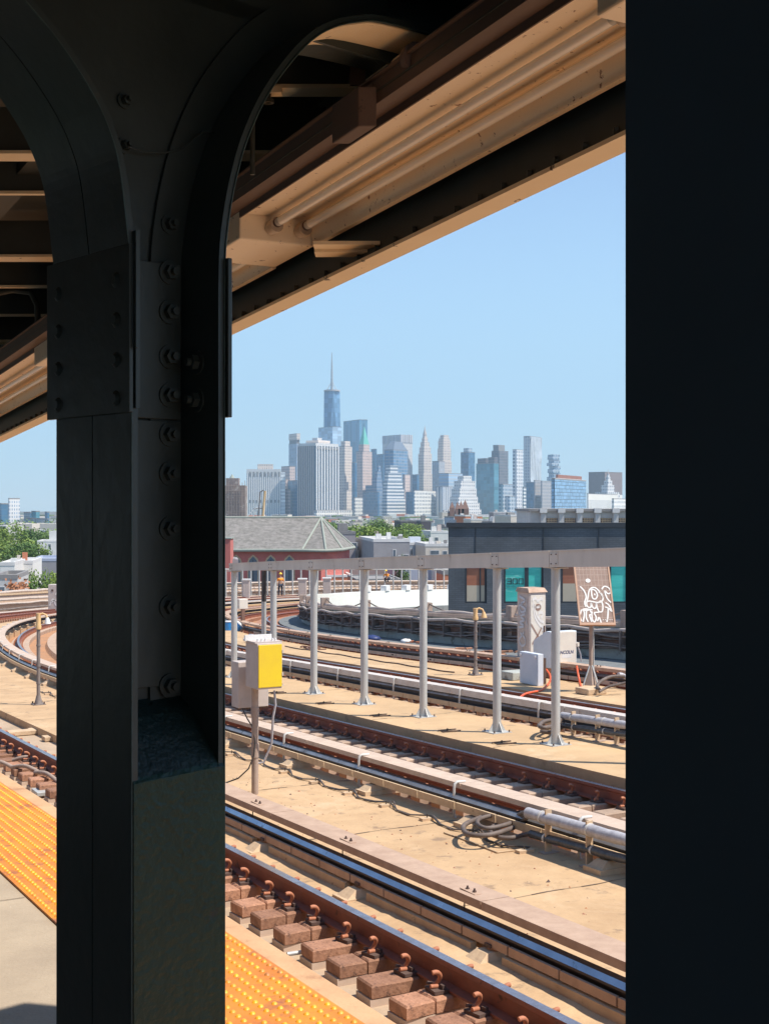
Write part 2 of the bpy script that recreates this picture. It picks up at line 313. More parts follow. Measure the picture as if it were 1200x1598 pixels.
# ---------------------------------------------------------------- layout frames
_n0 = math.hypot(1, 1130/2072); U = Vector((-1130/2072/_n0, 1/_n0, 0)); W = Vector((1/_n0, 1130/2072/_n0, 0))
S0, RC = 25.76, 93.3
def zs(s):
    g, g2, s1, s2 = .0343, .0518, 22.24, 84.85
    if s < s1: return -g * s
    z = -g * s1
    if s < s2: t = s - s1; return z - (g*t + (g2-g)*t*t/2/(s2-s1))
    return z - (g + g2)/2*(s2-s1) - .040*(s-s2)
def SP(s, l, h=0.0):
    """railway frame: s metres along the line, l metres to its right, h metres below eye level (the line bends right and falls)"""
    z = ZC + zs(s) - h
    if s <= S0: p = U * s + W * l; return Vector((p.x, p.y, z))
    th = (s - S0) / RC; r = RC - l; c = U * S0 + W * RC
    p = c - W * (r * math.cos(th)) + U * (r * math.sin(th)); return Vector((p.x, p.y, z))
def head(s):
    return Matrix.Rotation(-(max(0, s - S0)) / RC, 4, 'Z').to_3x3()
def Wd(s): return head(s) @ W
def Ud(s): return head(s) @ U
def PX(x, y, d): return Vector(((x-600)/F*d, d, ZC + (HZ-y)/F*d))
def srange(a, b):
    out = [a]; s = a
    while s < b - 1e-6:
        s = min(b, s + (2.0 if s >= S0 - 2 else 6.0)) if s < 120 else min(b, s + 4)
        if out[-1] < S0 < s: out.append(S0)
        out.append(s)
    return out
def lsweep(mb, prof, a, b, m=None, **k): mb.sweep([[SP(s, l, h) for l, h in prof] for s in srange(a, b)], m=m, **k)
def rect(l0, l1, ht, hb): return [(l0, ht), (l1, ht), (l1, hb), (l0, hb)]
# ================================================================ ground and railway deck
g = MB(); g.face([(-6000,-900,0),(6000,-900,0),(6000,5500,0),(-6000,5500,0)])
tag(g.build('ground', mat('city_ground', (.16,.15,.14), (.24,.23,.21), .02, .9, c3=(.07,.11,.04), s3=.006, t3=.5)), kind='structure')
SE = 240
def sheet(name, l0, l1, ht, hb, a, b, m):
    mb = MB(); lsweep(mb, rect(l0, l1, ht, hb), a, b); tag(mb.build(name, m, recalc=True), kind='structure')
sheet('viaduct_deck', 0.3, 21.2, 3.36, 4.1, -26, SE, M['bed_grey'])
sheet('trackbed_platform', 0.4, 5.60, 3.13, 3.35, -26, SE, M['bed_grey'])
sheet('walkway_sandy', 5.60, 7.72, 3.00, 3.40, -26, SE, M['sand'])
sheet('trackbed_second', 7.72, 9.95, 3.215, 3.40, -26, SE, M['bed'])
sheet('walkway_fence', 9.95, 11.60, 2.80, 3.40, -26, SE, M['sand_far'])
sheet('trackbed_third', 11.60, 14.30, 3.14, 3.35, -26, SE, M['bed'])
sheet('walkway_signal', 14.30, 15.90, 2.80, 3.40, -26, SE, M['sand_far'])
sheet('trackbed_fourth', 15.90, 18.60, 3.14, 3.35, -26, SE, M['bed'])
sheet('walkway_inner', 18.60, 20.75, 2.93, 3.35, -26, SE, M['inner_walk'])
# dusty strip between the nearest track and its third rail, uneven
rng = random.Random(3); mb = MB(); rings = []
for i in range(0, 150):
    s = 2 + i * .12
    e = .05 * math.sin(s*2.1) + .03 * math.sin(s*5.3+1) + rng.uniform(-.01, .01)
    k = .02 * math.sin(s*1.3) + rng.uniform(-.006, .006)
    rings.append([SP(s, 4.90+e, 3.135), SP(s, 4.95+e, 3.07+k), SP(s, 5.12, 3.06+k), SP(s, 5.36, 3.05+k*.5), SP(s, 5.36, 3.18)])
mb.sweep(rings, closed=True); tag(mb.build('dust_strip', M['sand'], recalc=True), kind='structure')
# platform
PE = 14.0
sheet('platform', -7.0, 2.22, 1.73, 2.35, -26, PE, M['platform'])
sheet('platform_edge', 2.22, 2.32, 1.725, 2.0, -26, PE, M['edge'])
mb = MB(); lsweep(mb, rect(1.60, 2.215, 1.718, 1.74), -26, PE); tp = tag(mb.build('tactile_paving', M['tactile']), kind='structure')
# pour joints of the concrete walkways, thin dark strips 4 mm proud
mb = MB(); rngj = random.Random(44)
for l0, l1, h, gap in ((5.62, 7.70, 3.0, 3.1), (9.97, 11.58, 2.8, 3.9), (14.32, 15.88, 2.8, 3.9), (-6.9, 1.59, 1.73, 3.0)):
    s = 3.3
    while s < (13.5 if h < 2 else 60):
        n = 12; a = [SP(s + .012*math.sin(i*1.3) + rngj.uniform(-.004,.004), l0 + (l1-l0)*i/n, h - .004) for i in range(n+1)]
        for i in range(n):
            w_ = .007 + .004*math.sin(i*2.1 + s); mb.mesh([a[i] - U*w_, a[i+1] - U*w_, a[i+1] + U*w_, a[i] + U*w_], [(0,1,2,3)])
        s += gap + rngj.uniform(-.5,.5)
tag(mb.build('walkway_joints', mat('joint_dirt', (.16,.11,.075), (.10,.07,.05), 9, .9)), kind='structure')
# truncated domes of the tactile paving
mb = MB(); rng = random.Random(5)
nd = 11
for i in range(int(9.2 / .054)):
    s = 3.0 + i * .054
    for j in range(nd):
        l = 1.628 + j * (.56 / (nd - 1)); c = SP(s, l, 1.718); r = .0125; h = .007
        n = 7; vs = []
        for rr, z in ((r, 0), (r*.6, h)):
            for k in range(n):
                an = 2*math.pi*k/n; vs.append(c + W*(rr*math.cos(an)) + U*(rr*math.sin(an)) + Vector((0,0,z)))
        fs = [(k, (k+1)%n, n+(k+1)%n, n+k) for k in range(n)] + [tuple(range(n, 2*n))]
        mb.mesh(vs, fs, None, True)
tag(mb.build('tactile_domes', M['dome']), kind='stuff')
# joints and droppings on the platform
# ================================================================ tracks
def rail_mesh(root, l, ht, a, b):
    k = [(-.036,0),(.036,0),(.036,.035),(.010,.052),(.010,.145),(.07,.162),(.07,.178),(-.07,.178),(-.07,.162),(-.010,.145),(-.010,.052),(-.036,.035)]
    mb = MB(); mats = [M['rail_top']] + [None]*11
    mb.sweep([[SP(s, l+x, ht+h) for x, h in k] for s in srange(a, b)], m=M['rail'], mats=mats)
    return mb.build('rail', None, root)
def tie_mesh(x0, x1, wd, hgt, var, m, low=True):
    rng = random.Random(var*7+1); mb = MB()
    hw = wd/2; c = .012
    if low: mb.prism([(x0-.012,-hw+.006),(x1+.012,-hw+.006),(x1+.01,hw-.006),(x0-.012,hw-.006)], -hgt, -hgt*.66, m=M['cover2'])
    jit = lambda: rng.uniform(-.008, .008)
    cut = rng.choice([None, .3, .45])
    segs = [(x0, x1)] if not cut else [(x0, x0+(x1-x0)*cut-.004), (x0+(x1-x0)*cut+.004, x1)]
    for a, b in segs:
        base = [(a+jit(),-hw+jit()),(b+jit(),-hw+jit()),(b+jit(),hw+jit()),(a+jit(),hw+jit())]
        top = [(p[0]+(c if i in (0,3) else -c), p[1]+(c if i < 2 else -c)) for i, p in enumerate(base)]
        dz = rng.uniform(-.008, .0)
        mb.prism(base, -hgt*.62, -c+dz, m=m); mb.prism(base, -c+dz, dz, top=top, m=m)
    return mb
def clip_mesh(xs):
    mb = MB()
    for x, sg in xs:
        mb.box(x-.055, x+.055, -.075, .075, .0, .022, M['clip_dark'])
        mb.box(x+.01, x+.035, -.06, -.02, .022, .05, M['clip_dark'])
        pts = [(x+sg*.020-sg*.048*math.cos(t), .012-.02*math.sin(t), .080+.048*math.sin(t)) for t in [R(q) for q in range(-88, 112, 18)]]
        mb.tube(pts, .0165, 8, True, M['clip'])
        mb.tube([(x-sg*.005,.0,.03),(x+sg*.05,.0,.035)], .016, 6, True, M['clip'])
        mb.tube([(x-sg*.01,.05,.03),(x+sg*.05,.05,.05)], .012, 6, True, M['clip_dark'])
    return mb
def mesh_of(mb, name, m=None):
    o = mb.build(name, m); me = o.data; bpy.data.objects.remove(o); return me
def place(root, name, me, s, l, h, loc0):
    o = bpy.data.objects.new(name, me); C.objects.link(o); o.parent = root
    o.location = SP(s, l, h) - loc0
    d = Ud(s); o.rotation_euler = (math.atan(-(.0343 if s < 24 else .043)), 0, math.atan2(-d.x, d.y)); return o
def track(label, rails, ht, a, b, tiem, spacing, exts, s_near, group='railway tracks over the viaduct'):
    loc = SP(8, (rails[0]+rails[1])/2, ht+.18)
    root = thing('railway_track', loc, label, 'railway track', group)
    for l in rails: rail_mesh(root, l, ht, a, b)
    n = 0; s = s_near; rest = []
    variants = {}
    for ri, l in enumerate(rails):
        x0, x1 = exts[ri]
        variants[ri] = [mesh_of(tie_mesh(x0, x1, .235, .15, v+ri*5, tiem), 'tie_block') for v in range(5)]
    cm = mesh_of(clip_mesh([(-.115, -1), (.115, 1)]), 'rail_clip')
    rng = random.Random(int(rails[0]*10))
    i = 0
    order = []
    while s < b:
        for ri in (1, 0):
            order.append((s + rng.uniform(-.03, .03), ri, i))
        s += spacing; i += 1
    vis = [o for o in order if o[1] == 1][:58] + [o for o in order if o[1] == 0][:40]
    rest = [o for o in order if o not in vis]
    for s, ri, i in vis:
        t = place(root, 'tie_block', variants[ri][rng.randrange(5)], s, rails[ri], ht+.18, loc)
        t.rotation_euler.z += rng.uniform(-.04, .04)
        c = bpy.data.objects.new('rail_clip', cm); c.rotation_euler.z = rng.uniform(-.25, .25); C.objects.link(c); c.parent = t
    mb = MB()
    for s, ri, i in rest:
        if s > 150: continue
        x0, x1 = exts[ri]; u = Ud(s)*.23; ww = Wd(s)
        mb.obox(SP(s, rails[ri], ht+.18+.15) + ww*x0 - u*.5, ww*(x1-x0), u, Vector((0,0,.15)))
        if s < 80:
            for sg in (-1, 1): mb.obox(SP(s, rails[ri], ht+.18) + ww*(sg*.13-.02) - u*.12, ww*.04, u*.24, Vector((0,0,.08)), M['clip'])
    if mb.f: o = mb.build('tie_block', tiem, root); o['kind'] = 'stuff'
    return root

track('rusty rails on short timber blocks right beside the yellow platform edge', (3.21, 4.65), 2.80, -20, SE, M['tie'], .47, ((-.45,.45),(-.43,.30)), 5.2)
track('second railway track out from the platform, brown rail against the kerb of the posts walkway', (8.33, 9.77), 2.89, -15, SE, M['tie_pale'], .50, ((-.26,.36),(-.47,.16)), 8.5)
track('third railway track out from the platform, just beyond the row of grey posts', (12.62, 14.02), 2.80, -15, SE, M['tie_pale'], .55, ((-.7,.42),(-.4,.25)), 12)
track('farthest railway track, curving along the foot of the dark cable-hung parapet', (16.62, 18.05), 2.80, -15, SE, M['tie'], .6, ((-.6,.42),(-.5,.5)), 16)

# ---------------------------------------------------------------- third rails
def third_rail(label, l, hc, a, b, mcov, cover_w=.26, rise=.15, coff=.04, base=3.14, step=2.1, near=5.0, strap=False, board=None, thick=.03, posts=True, gap=0):
    """l = centre of conductor, hc = its top"""
    loc = SP(near, l, 3.1); root = thing('third_rail', loc, label, 'third rail', 'electric third rails beside the tracks')
    mb = MB(); k = [(-.050,.036),(-.016,.002),(.05,0),(.05,.03),(.014,.04),(.014,.10),(.045,.115),(.045,.13),(-.045,.13),(-.045,.115),(-.014,.10),(-.014,.065),(-.050,.055)]
    mb.sweep([[SP(s, l+x, hc+h) for x, h in k] for s in srange(a, b)], m=M['conductor_side'], mats=[M['conductor'] if near < 8 else M['conductor_far']] + [None]*12); mb.build('conductor_rail', None, root)
    mb = MB(); c = l + coff; t = hc - rise
    k = [(c-cover_w/2, t), (c+cover_w/2, t), (c+cover_w/2, t+thick+.02), (c+cover_w/2-.02, t+thick+.02), (c+cover_w/2-.02, t+thick), (c-cover_w/2+.02, t+thick), (c-cover_w/2+.02, t+thick+.035), (c-cover_w/2, t+thick+.035)]
    s = a; L = 3.9
    while s < min(b, 70):
        e = min(s + L, b); lsweep(mb, k, s+.008, e-.004, mcov); s = e
    if b > s: lsweep(mb, k, s, b, mcov)
    mb.build('cover_board', None, root)
    if board:
        mb = MB(); s = a
        while s < min(b, 45):
            lsweep(mb, rect(l+board[0], l+board[0]+.025, hc+board[1], hc+board[2]), s+.01, s+board[3]-.012, board[4]); s += board[3]
        if mb.f: mb.build('side_board', None, root)
    s = near; i = 0
    pm = MB()
    pm.prism([(-.24,-.13),(.24,-.13),(.24,.13),(-.24,.13)], 0, .05, m=M['pad']); pm.prism([(-.21,-.11),(.2,-.11),(.2,.11),(-.21,.11)], .05, .11, top=[(-.12,-.075),(.12,-.075),(.12,.075),(-.12,.075)], m=M['pad'])
    pme = mesh_of(pm, 'support_pad')
    im = MB(); it = base - hc - .13; im.tube([(0,0,.10),(0,0,it-.05)], .05, 10, True, M['insul'], radii=[.060,.044]); im.tube([(0,0,it-.05),(0,0,it)], .06, 10, True, M['insul']); im.box(-.07,.07,-.04,.04,it-.02,it+.005,M['clip_dark'])
    ime = mesh_of(im, 'insulator')
    rm = MB()
    hh = .16 + (3.1 - hc) - .11
    while s < min(b, 75) and i < 30:
        p = place(root, 'support_pad', pme, s, l-.02, base, loc)
        q = bpy.data.objects.new('insulator', ime); C.objects.link(q); q.parent = p; q.scale = (1,1,1)
        s += step; i += 1
    s = near + .5; nb_ = 0
    while s < min(b, 60):
        mb = MB()
        if not strap:
            mb.tube([SP(s, c-cover_w/2+.03, t+thick), SP(s, c-cover_w/2+.03, hc+.06)], .006, 6, True, M['black'])
            for q in (-.05, .05):
                mb.hexnut(SP(s+q, c-.04, t), (0,0,1), .016, .018, M['clip_dark'])
            mb.obox(SP(s-.11, c-.075, t+.002), Ud(s)*.22, Wd(s)*.06, Vector((0,0,.006)), mcov)
        else:
            pts = [SP(s, c-cover_w/2+.09, t-.010), SP(s, c-cover_w/2-.01, t-.014), SP(s, c-cover_w/2-.04, t+.005), SP(s, c-cover_w/2-.05, t+.06), SP(s, c-cover_w/2-.052, hc+.24), SP(s, c-cover_w/2-.03, hc+.27)]
            mb.tube(pts, .016, 7, True, M['strap'])
        mb.build('cover_bracket', None, root); s += step
    return root
third_rail('nearest third rail, blue-grey steel under a reddish brown cover board', 5.41, 2.82, -15, 16.3, M['cover'], step=2.08, near=6.1, rise=.125, coff=.125, base=3.10, board=(-.075,.085,.15,.62,M['cover']))
third_rail('third rail under a dusty grey board with white straps, between sandy walkway and second track', 7.62, 2.74, -15, SE, M['cover2'], step=2.25, near=9.6, rise=.115, coff=.16, base=3.0, strap=True, board=(-.11,.055,.135,.8,M['cream']), thick=.02)
third_rail('third rail under a white pipe-like cover, just behind the grey posts', 11.96, 2.60, -15, SE, M['cover3'], step=2.3, near=14, rise=.12, coff=.05, base=3.14, strap=True, board=(-.13,.11,.19,.8,M['cream']), cover_w=.2, thick=.07)
third_rail('far third rail with a brown cover, beyond the signal walkway', 16.2, 2.62, -15, SE, M['cover'], step=2.4, near=18, rise=.14, strap=False, board=(-.08,.10,.18,.8,M['cover2']))
# timber kerb in front of the nearest third rail
mb = MB(); s = 5.0; rng = random.Random(11)
kerb = thing('timber_kerb', SP(5, 5.32, 3.1), 'old yellowish timber kerb along the foot of the nearest third rail', 'kerb')
for i in range(5):
    a = 6.1 + i*2.08 + .85 + .22; b_ = a + 1.66
    mb = MB(); rr = []
    for q in range(8):
        s = a - .85 + (b_-a)*q/7 ; e = rng.uniform(-.004,.004); rr.append([SP(s, 5.315+e, 2.99+e), SP(s, 5.365, 2.985+e), SP(s, 5.365, 3.11), SP(s, 5.305+e, 3.11)])
    mb.sweep(rr); mb.build('kerb_board', M['cream'], kerb)

# ---------------------------------------------------------------- posts and box beam on the walkway
fr = thing('post_and_beam_frame', SP(12.9, 10.82, 2.8), 'pale grey box beam carried on a row of slim round posts along the middle walkway', 'beam frame')
PS = [11.2, 12.95, 14.92, 16.38, 18.53, 20.58, 22.62, 24.5, 26.7]
def hb(s): return .355 + .0135*(s - 14.9) + .0  # underside of the beam below eye level, in the line's own frame
for s in PS:
    mb = MB(); top = SP(s, 10.82, hb(s)); bot = SP(s, 10.82, 2.80)
    mb.tube([bot, top], .062 if s < 20 else .066, 16, True, M['galv'])
    p = mb.build('post', None, fr)
    mb = MB(); c = bot
    mb.obox(c - W*.16 - U*.16 + Vector((0,0,0)), W*.32, U*.32, Vector((0,0,.015)), M['galv'])
    for k in range(4):
        an = k*math.pi/2 + .5; d = Vector((math.cos(an), math.sin(an), 0)); n = Vector((-d.y, d.x, 0))*.004
        A = c + d*.05 + Vector((0,0,.015)); mb.mesh([A-n, A+d*.10-n, A-n+Vector((0,0,.16)), A+n, A+d*.10+n, A+n+Vector((0,0,.16))], [(0,1,2),(5,4,3),(0,3,4,1),(1,4,5,2),(2,5,3,0)], M['galv'])
        bb = c + (W*(1 if k in (0,3) else -1) + U*(1 if k < 2 else -1))*.13; mb.tube([bb, bb + Vector((0,0,.045))], .012, 6, True, M['clip_dark'])
    mb.build('base_plate', None, p)
    mb = MB(); mb.obox(top - W*.10 - U*.16 - Vector((0,0,.012)), W*.20, U*.32, Vector((0,0,.012)), M['beam']); mb.build('cap_plate', None, p)
def hbh(s): return .222 - .0058*(s-15)
for i in range(len(PS)-1):
    a, b = PS[i]-.02, PS[i+1]-.02
    A = lambda s, l, dz: SP(s, l, hb(s)) + Vector((0,0,dz))
    mb = MB(); mb.sweep([[A(s,10.70,.002), A(s,10.94,.002), A(s,10.94,hbh(s)), A(s,10.70,hbh(s))] for s in (a+.006, b-.006)], m=M['beam'])
    mb.sweep([[A(s,10.69,hbh(s)-.006), A(s,10.95,hbh(s)-.006), A(s,10.95,hbh(s)+.012), A(s,10.69,hbh(s)+.012)] for s in (a+.006, b-.006)], m=M['beam'])
    sg = mb.build('box_beam', None, fr, recalc=True)
    mb = MB()
    mb.obox(A(b-.20, 10.693, .03), (A(b-.012,10.693,.03)-A(b-.20,10.693,.03)), W*.006, Vector((0,0,hbh(b)-.05)), M['beam'])
    for du in (.045, .155):
        for dz in (.05, hbh(b)-.045):
            mb.tube([A(b-du-.01, 10.694, dz), A(b-du-.01, 10.682, dz)], .009, 6, True, M['clip_dark'])
    mb.build('joint_plate', None, sg)
# dark slim pipe strapped to the post beside the twin
tw = MB(); tw.tube([SP(24.75, 10.72, 2.8), SP(24.75, 10.72, 1.12)], .05, 12, True, M['galv']); tw.tube([SP(24.75,10.72,1.12), SP(24.75,10.72,.5)], .05, 12, True, M['black'])
tag(tw.build('conduit_pipe'), 'thin upright conduit, black at its top, standing hard against a grey post', 'conduit')
# small loop brackets and rods on the walkway edge near each post
for i, s in enumerate(PS[2:8]):
    mb = MB(); q = s + .55
    pts = [SP(q, 10.45, 2.785), SP(q+.02, 10.15, 2.785), SP(q-.16, 10.12, 2.785), SP(q-.18, 10.42, 2.785)]
    mb.tube(pts, .010, 6, True, M['clip_dark']); mb.tube([SP(q, 10.3, 2.8), SP(q, 10.3, 2.765)], .014, 6, True, M['clip_dark'])
    tag(mb.build('loop_bracket', None), 'flat metal loop left of the foot of the %s grey post from the right' % ('first second third fourth fifth sixth'.split()[i]), 'bracket', 'loop brackets along the posts walkway')

# ---------------------------------------------------------------- inner parapet with its cables (shaded side towards the platform)
def lp(s): return 20.75 - (0 if s < 30 else min(1.1, (s-30)/20*1.1))
pw = thing('parapet_wall', SP(20, 20.75, 2.9), 'low dark parapet hung with rust and thick cables on the inside of the bend', 'parapet')
SP_S = srange(5, 158)
def psweep(prof, m, a=5, b=158, name='wall_panel', sm=False):
    mb = MB(); mb.sweep([[SP(s, lp(s)+x, h) for x, h in prof] for s in SP_S if a <= s <= b], m=m, sm=sm); return mb.build(name, None, pw, recalc=True)
psweep([(0,2.10),(.18,2.10),(.18,3.3),(0,3.3)], M['wallshade'], name='wall')
psweep([(-.06,2.26),(0,2.26),(0,2.64),(-.06,2.64)], M['wallrust'], b=90, name='rust_panel')
psweep([(-.09,2.02),(.24,2.02),(.24,2.12),(-.09,2.12)], M['cover2'], name='coping')
rng = random.Random(21)
for k, (x, h, r, m) in enumerate([(-.22,2.20,.05,'cablepale'),(-.16,2.28,.035,'cable'),(-.24,2.33,.03,'cable'),(-.2,2.55,.03,'cable'),(-.26,2.60,.025,'cable'),(-.14,2.66,.03,'cable'),(.05,2.0,.06,'cablepale'),(-.1,2.42,.02,'cable')]):
    mb = MB(); pts = []
    s = 6.0
    while s < 62:
        pts.append(SP(s, lp(s)+x, h + .03*math.sin(s*1.7+k) + rng.uniform(-.012,.012))); s += .8
    mb.tube(pts, r, 7, True, M[m]); mb.build('cable', None, pw)
mb_list = []
s = 8.0; i = 0
while s < 60:
    mb = MB(); d = Wd(s)
    mb.obox(SP(s, lp(s)-.30, 2.7), d*.28, Ud(s)*.05, Vector((0,0,.5)), M['cable']); mb.build('cable_bracket', None, pw); s += 1.35; i += 1
for s in (19.5, 25.5, 32, 38.5, 45, 52, 58, 64):
    mb = MB(); d = Wd(s)
    mb.obox(SP(s, lp(s)-.10, 2.6), d*.30, Ud(s)*.30, Vector((0,0,.88)), M['pole']); mb.build('pier', None, pw)
# sagging wire on top between piers
pr = (12.5, 19.7, 25.7, 32.2, 38.7, 45.2, 52.2, 58.2, 64.2)
wr = MB()
for a, b in zip(pr[:-1], pr[1:]):
    wr.tube([SP(a+(b-a)*t, lp(a+(b-a)*t)+.1, 1.72 + .32*4*t*(1-t)) for t in [q/14 for q in range(15)]], .022, 6, False, M['cable'])
wr.build('sagging_wire', None, pw)
# pale rubble, boards and bags along the shaded foot
def junk(s, l, h, size, m, kind, label, cat, name):
    rng = random.Random(int(s*31)); mb = MB(); c = SP(s, l, h)
    if kind == 'bag':
        n = 9; vs = []; fs = []
        for i in range(5):
            z = [0,.35,.7,.95,1.05][i]*size*.8; rr = [.9,1.1,.9,.5,.12][i]*size
            for k in range(n):
                an = 2*math.pi*k/n; q = rr*rng.uniform(.75,1.2); vs.append(c + Vector((q*math.cos(an)*1.3, q*math.sin(an), z*rng.uniform(.85,1.1))))
        for i in range(4):
            for k in range(n): fs.append((i*n+k, i*n+(k+1)%n, (i+1)*n+(k+1)%n, (i+1)*n+k))
        fs.append(tuple(range(4*n,5*n))); mb.mesh(vs, fs, m, True)
    else:
        for k in range(10):
            an = rng.uniform(0, 3.14); L = size*rng.uniform(.5,1.2); d = Vector((math.cos(an), math.sin(an), 0)); e = Vector((-d.y, d.x, rng.uniform(-.2,.3)))
            o = c + Vector((rng.uniform(-1,1)*size, rng.uniform(-.8,.8)*size, .04*k*size)); mb.obox(o, d*L, e*.14*size, Vector((0,0,.1*size)), m)
    return tag(mb.build(name), label, cat)
junk(38.5, 19.6, 2.93, .14, M['whitebits'], 'bag', 'crumpled white plastic bag lying in the shade where the dark parapet bends furthest away', 'bag', 'plastic_bag')
junk(27.2, 19.7, 2.93, .18, M['boxblue'], 'bag', 'pale blue-white plastic sack at the parapet foot left of the short lamp mast', 'bag', 'plastic_sack')
junk(26.2, 19.3, 2.93, .13, M['whitebits'], 'bag', 'small white bag on the shaded inner walkway, nearest to the short lamp mast', 'bag', 'plastic_bag')
junk(29.0, 18.9, 2.93, .40, M['tie'], 'pile', 'heap of broken orange-brown timber pieces right of the tallest centre post', 'timber heap', 'timber_heap')
junk(31.3, 18.9, 2.93, .40, M['tie'], 'pile', 'longer heap of splintered rusty timber between two centre posts at the parapet foot', 'timber heap', 'timber_heap')
junk(41.0, 19.2, 2.93, .20, M['ink_blue'], 'bag', 'dark blue sack slumped beside the white bag at the bend of the parapet', 'bag', 'blue_sack')
junk(37.2, 19.5, 2.93, .22, M['clip'], 'pile', 'little pile of reddish scraps by the dark blue sack', 'scrap', 'scrap_pile')

# ---------------------------------------------------------------- far arm of the curve: white inner wall, outer parapet, railing, workers
mb = MB(); ss = [s for s in srange(72, 200)]
mb.sweep([[SP(s, 19.6+.20, 1.74), SP(s, 19.6+.62, 1.74), SP(s, 19.6+.62, 8.0), SP(s, 19.6+.20, 8.0)] for s in ss], m=M['white'])
wv = tag(mb.build('viaduct_wall', None, recalc=True), 'smooth bright white wall of the viaduct beyond the dark parapet', 'wall')
WB = 'first second third fourth fifth sixth seventh eighth ninth tenth'.split()
for k in range(14):
    s = 96 + k*5.5; mb = MB(); mb.obox(SP(s, 19.9, 1.745), Wd(s)*.4, Ud(s)*.9, Vector((0,0,.35)), M['whitebits'])
    tag(mb.build('wall_block'), 'squat white block on the white viaduct wall, ' + (WB[k] if k < 10 else ['eleventh','twelfth','thirteenth','fourteenth'][k-10]) + ' along from its left end', 'block', 'white blocks along the top of the white viaduct wall')
mb = MB(); mb.sweep([[SP(s, .15, 2.0), SP(s, .42, 2.0), SP(s, .42, 3.3), SP(s, .15, 3.3)] for s in srange(PE+.5, SE)], m=M['cover2'])
mb.sweep([[SP(s, .05, 1.9), SP(s, .5, 1.9), SP(s, .5, 2.0), SP(s, .05, 2.0)] for s in srange(PE+.5, SE)], m=M['pad'])
op = thing('outer_parapet', SP(40, .3, 3), 'sunlit low parapet topped with thick pale cables along the outside of the bend', 'parapet')
mb.build('wall', None, op, recalc=True)
rng = random.Random(8)
for k, (l, h, r, m) in enumerate([(.7,2.25,.08,'cablepale'),(.75,2.5,.07,'cablepale'),(.9,2.8,.06,'cable'),(1.3,2.95,.07,'cablepale'),(1.8,3.0,.06,'pole'),(2.2,3.0,.05,'cable'),(.3,1.82,.09,'cablepale')]):
    mb = MB(); pts = []; s = PE+1
    while s < 150: pts.append(SP(s, l + rng.uniform(-.04,.04), h + rng.uniform(-.03,.03))); s += 1.6
    mb.tube(pts, r, 7, True, M[m]); mb.build('cable', None, op)
rl = thing('far_railing', SP(110, 1.2, 2.8), 'thin pale railing of many slender uprights along the far side of the bend', 'railing')
NR = 92
for k in range(NR):
    s = 99 + k*1.25; mb = MB(); d = Wd(s); u = Ud(s)
    mb.obox(SP(s, 1.15, 3.1), d*.10, u*.10, Vector((0,0,2.55)), M['galv']); mb.build('upright', None, rl)
for h0, m in ((.56,'galv'), (3.0,'cover3')):
    mb = MB(); mb.sweep([[SP(s, 1.13, h0), SP(s, 1.27, h0), SP(s, 1.27, h0+.10), SP(s, 1.13, h0+.10)] for s in srange(99, 99+NR*1.25)], m=M[m]); mb.build('top_rail' if h0 < 1 else 'bottom_rail', None, rl)
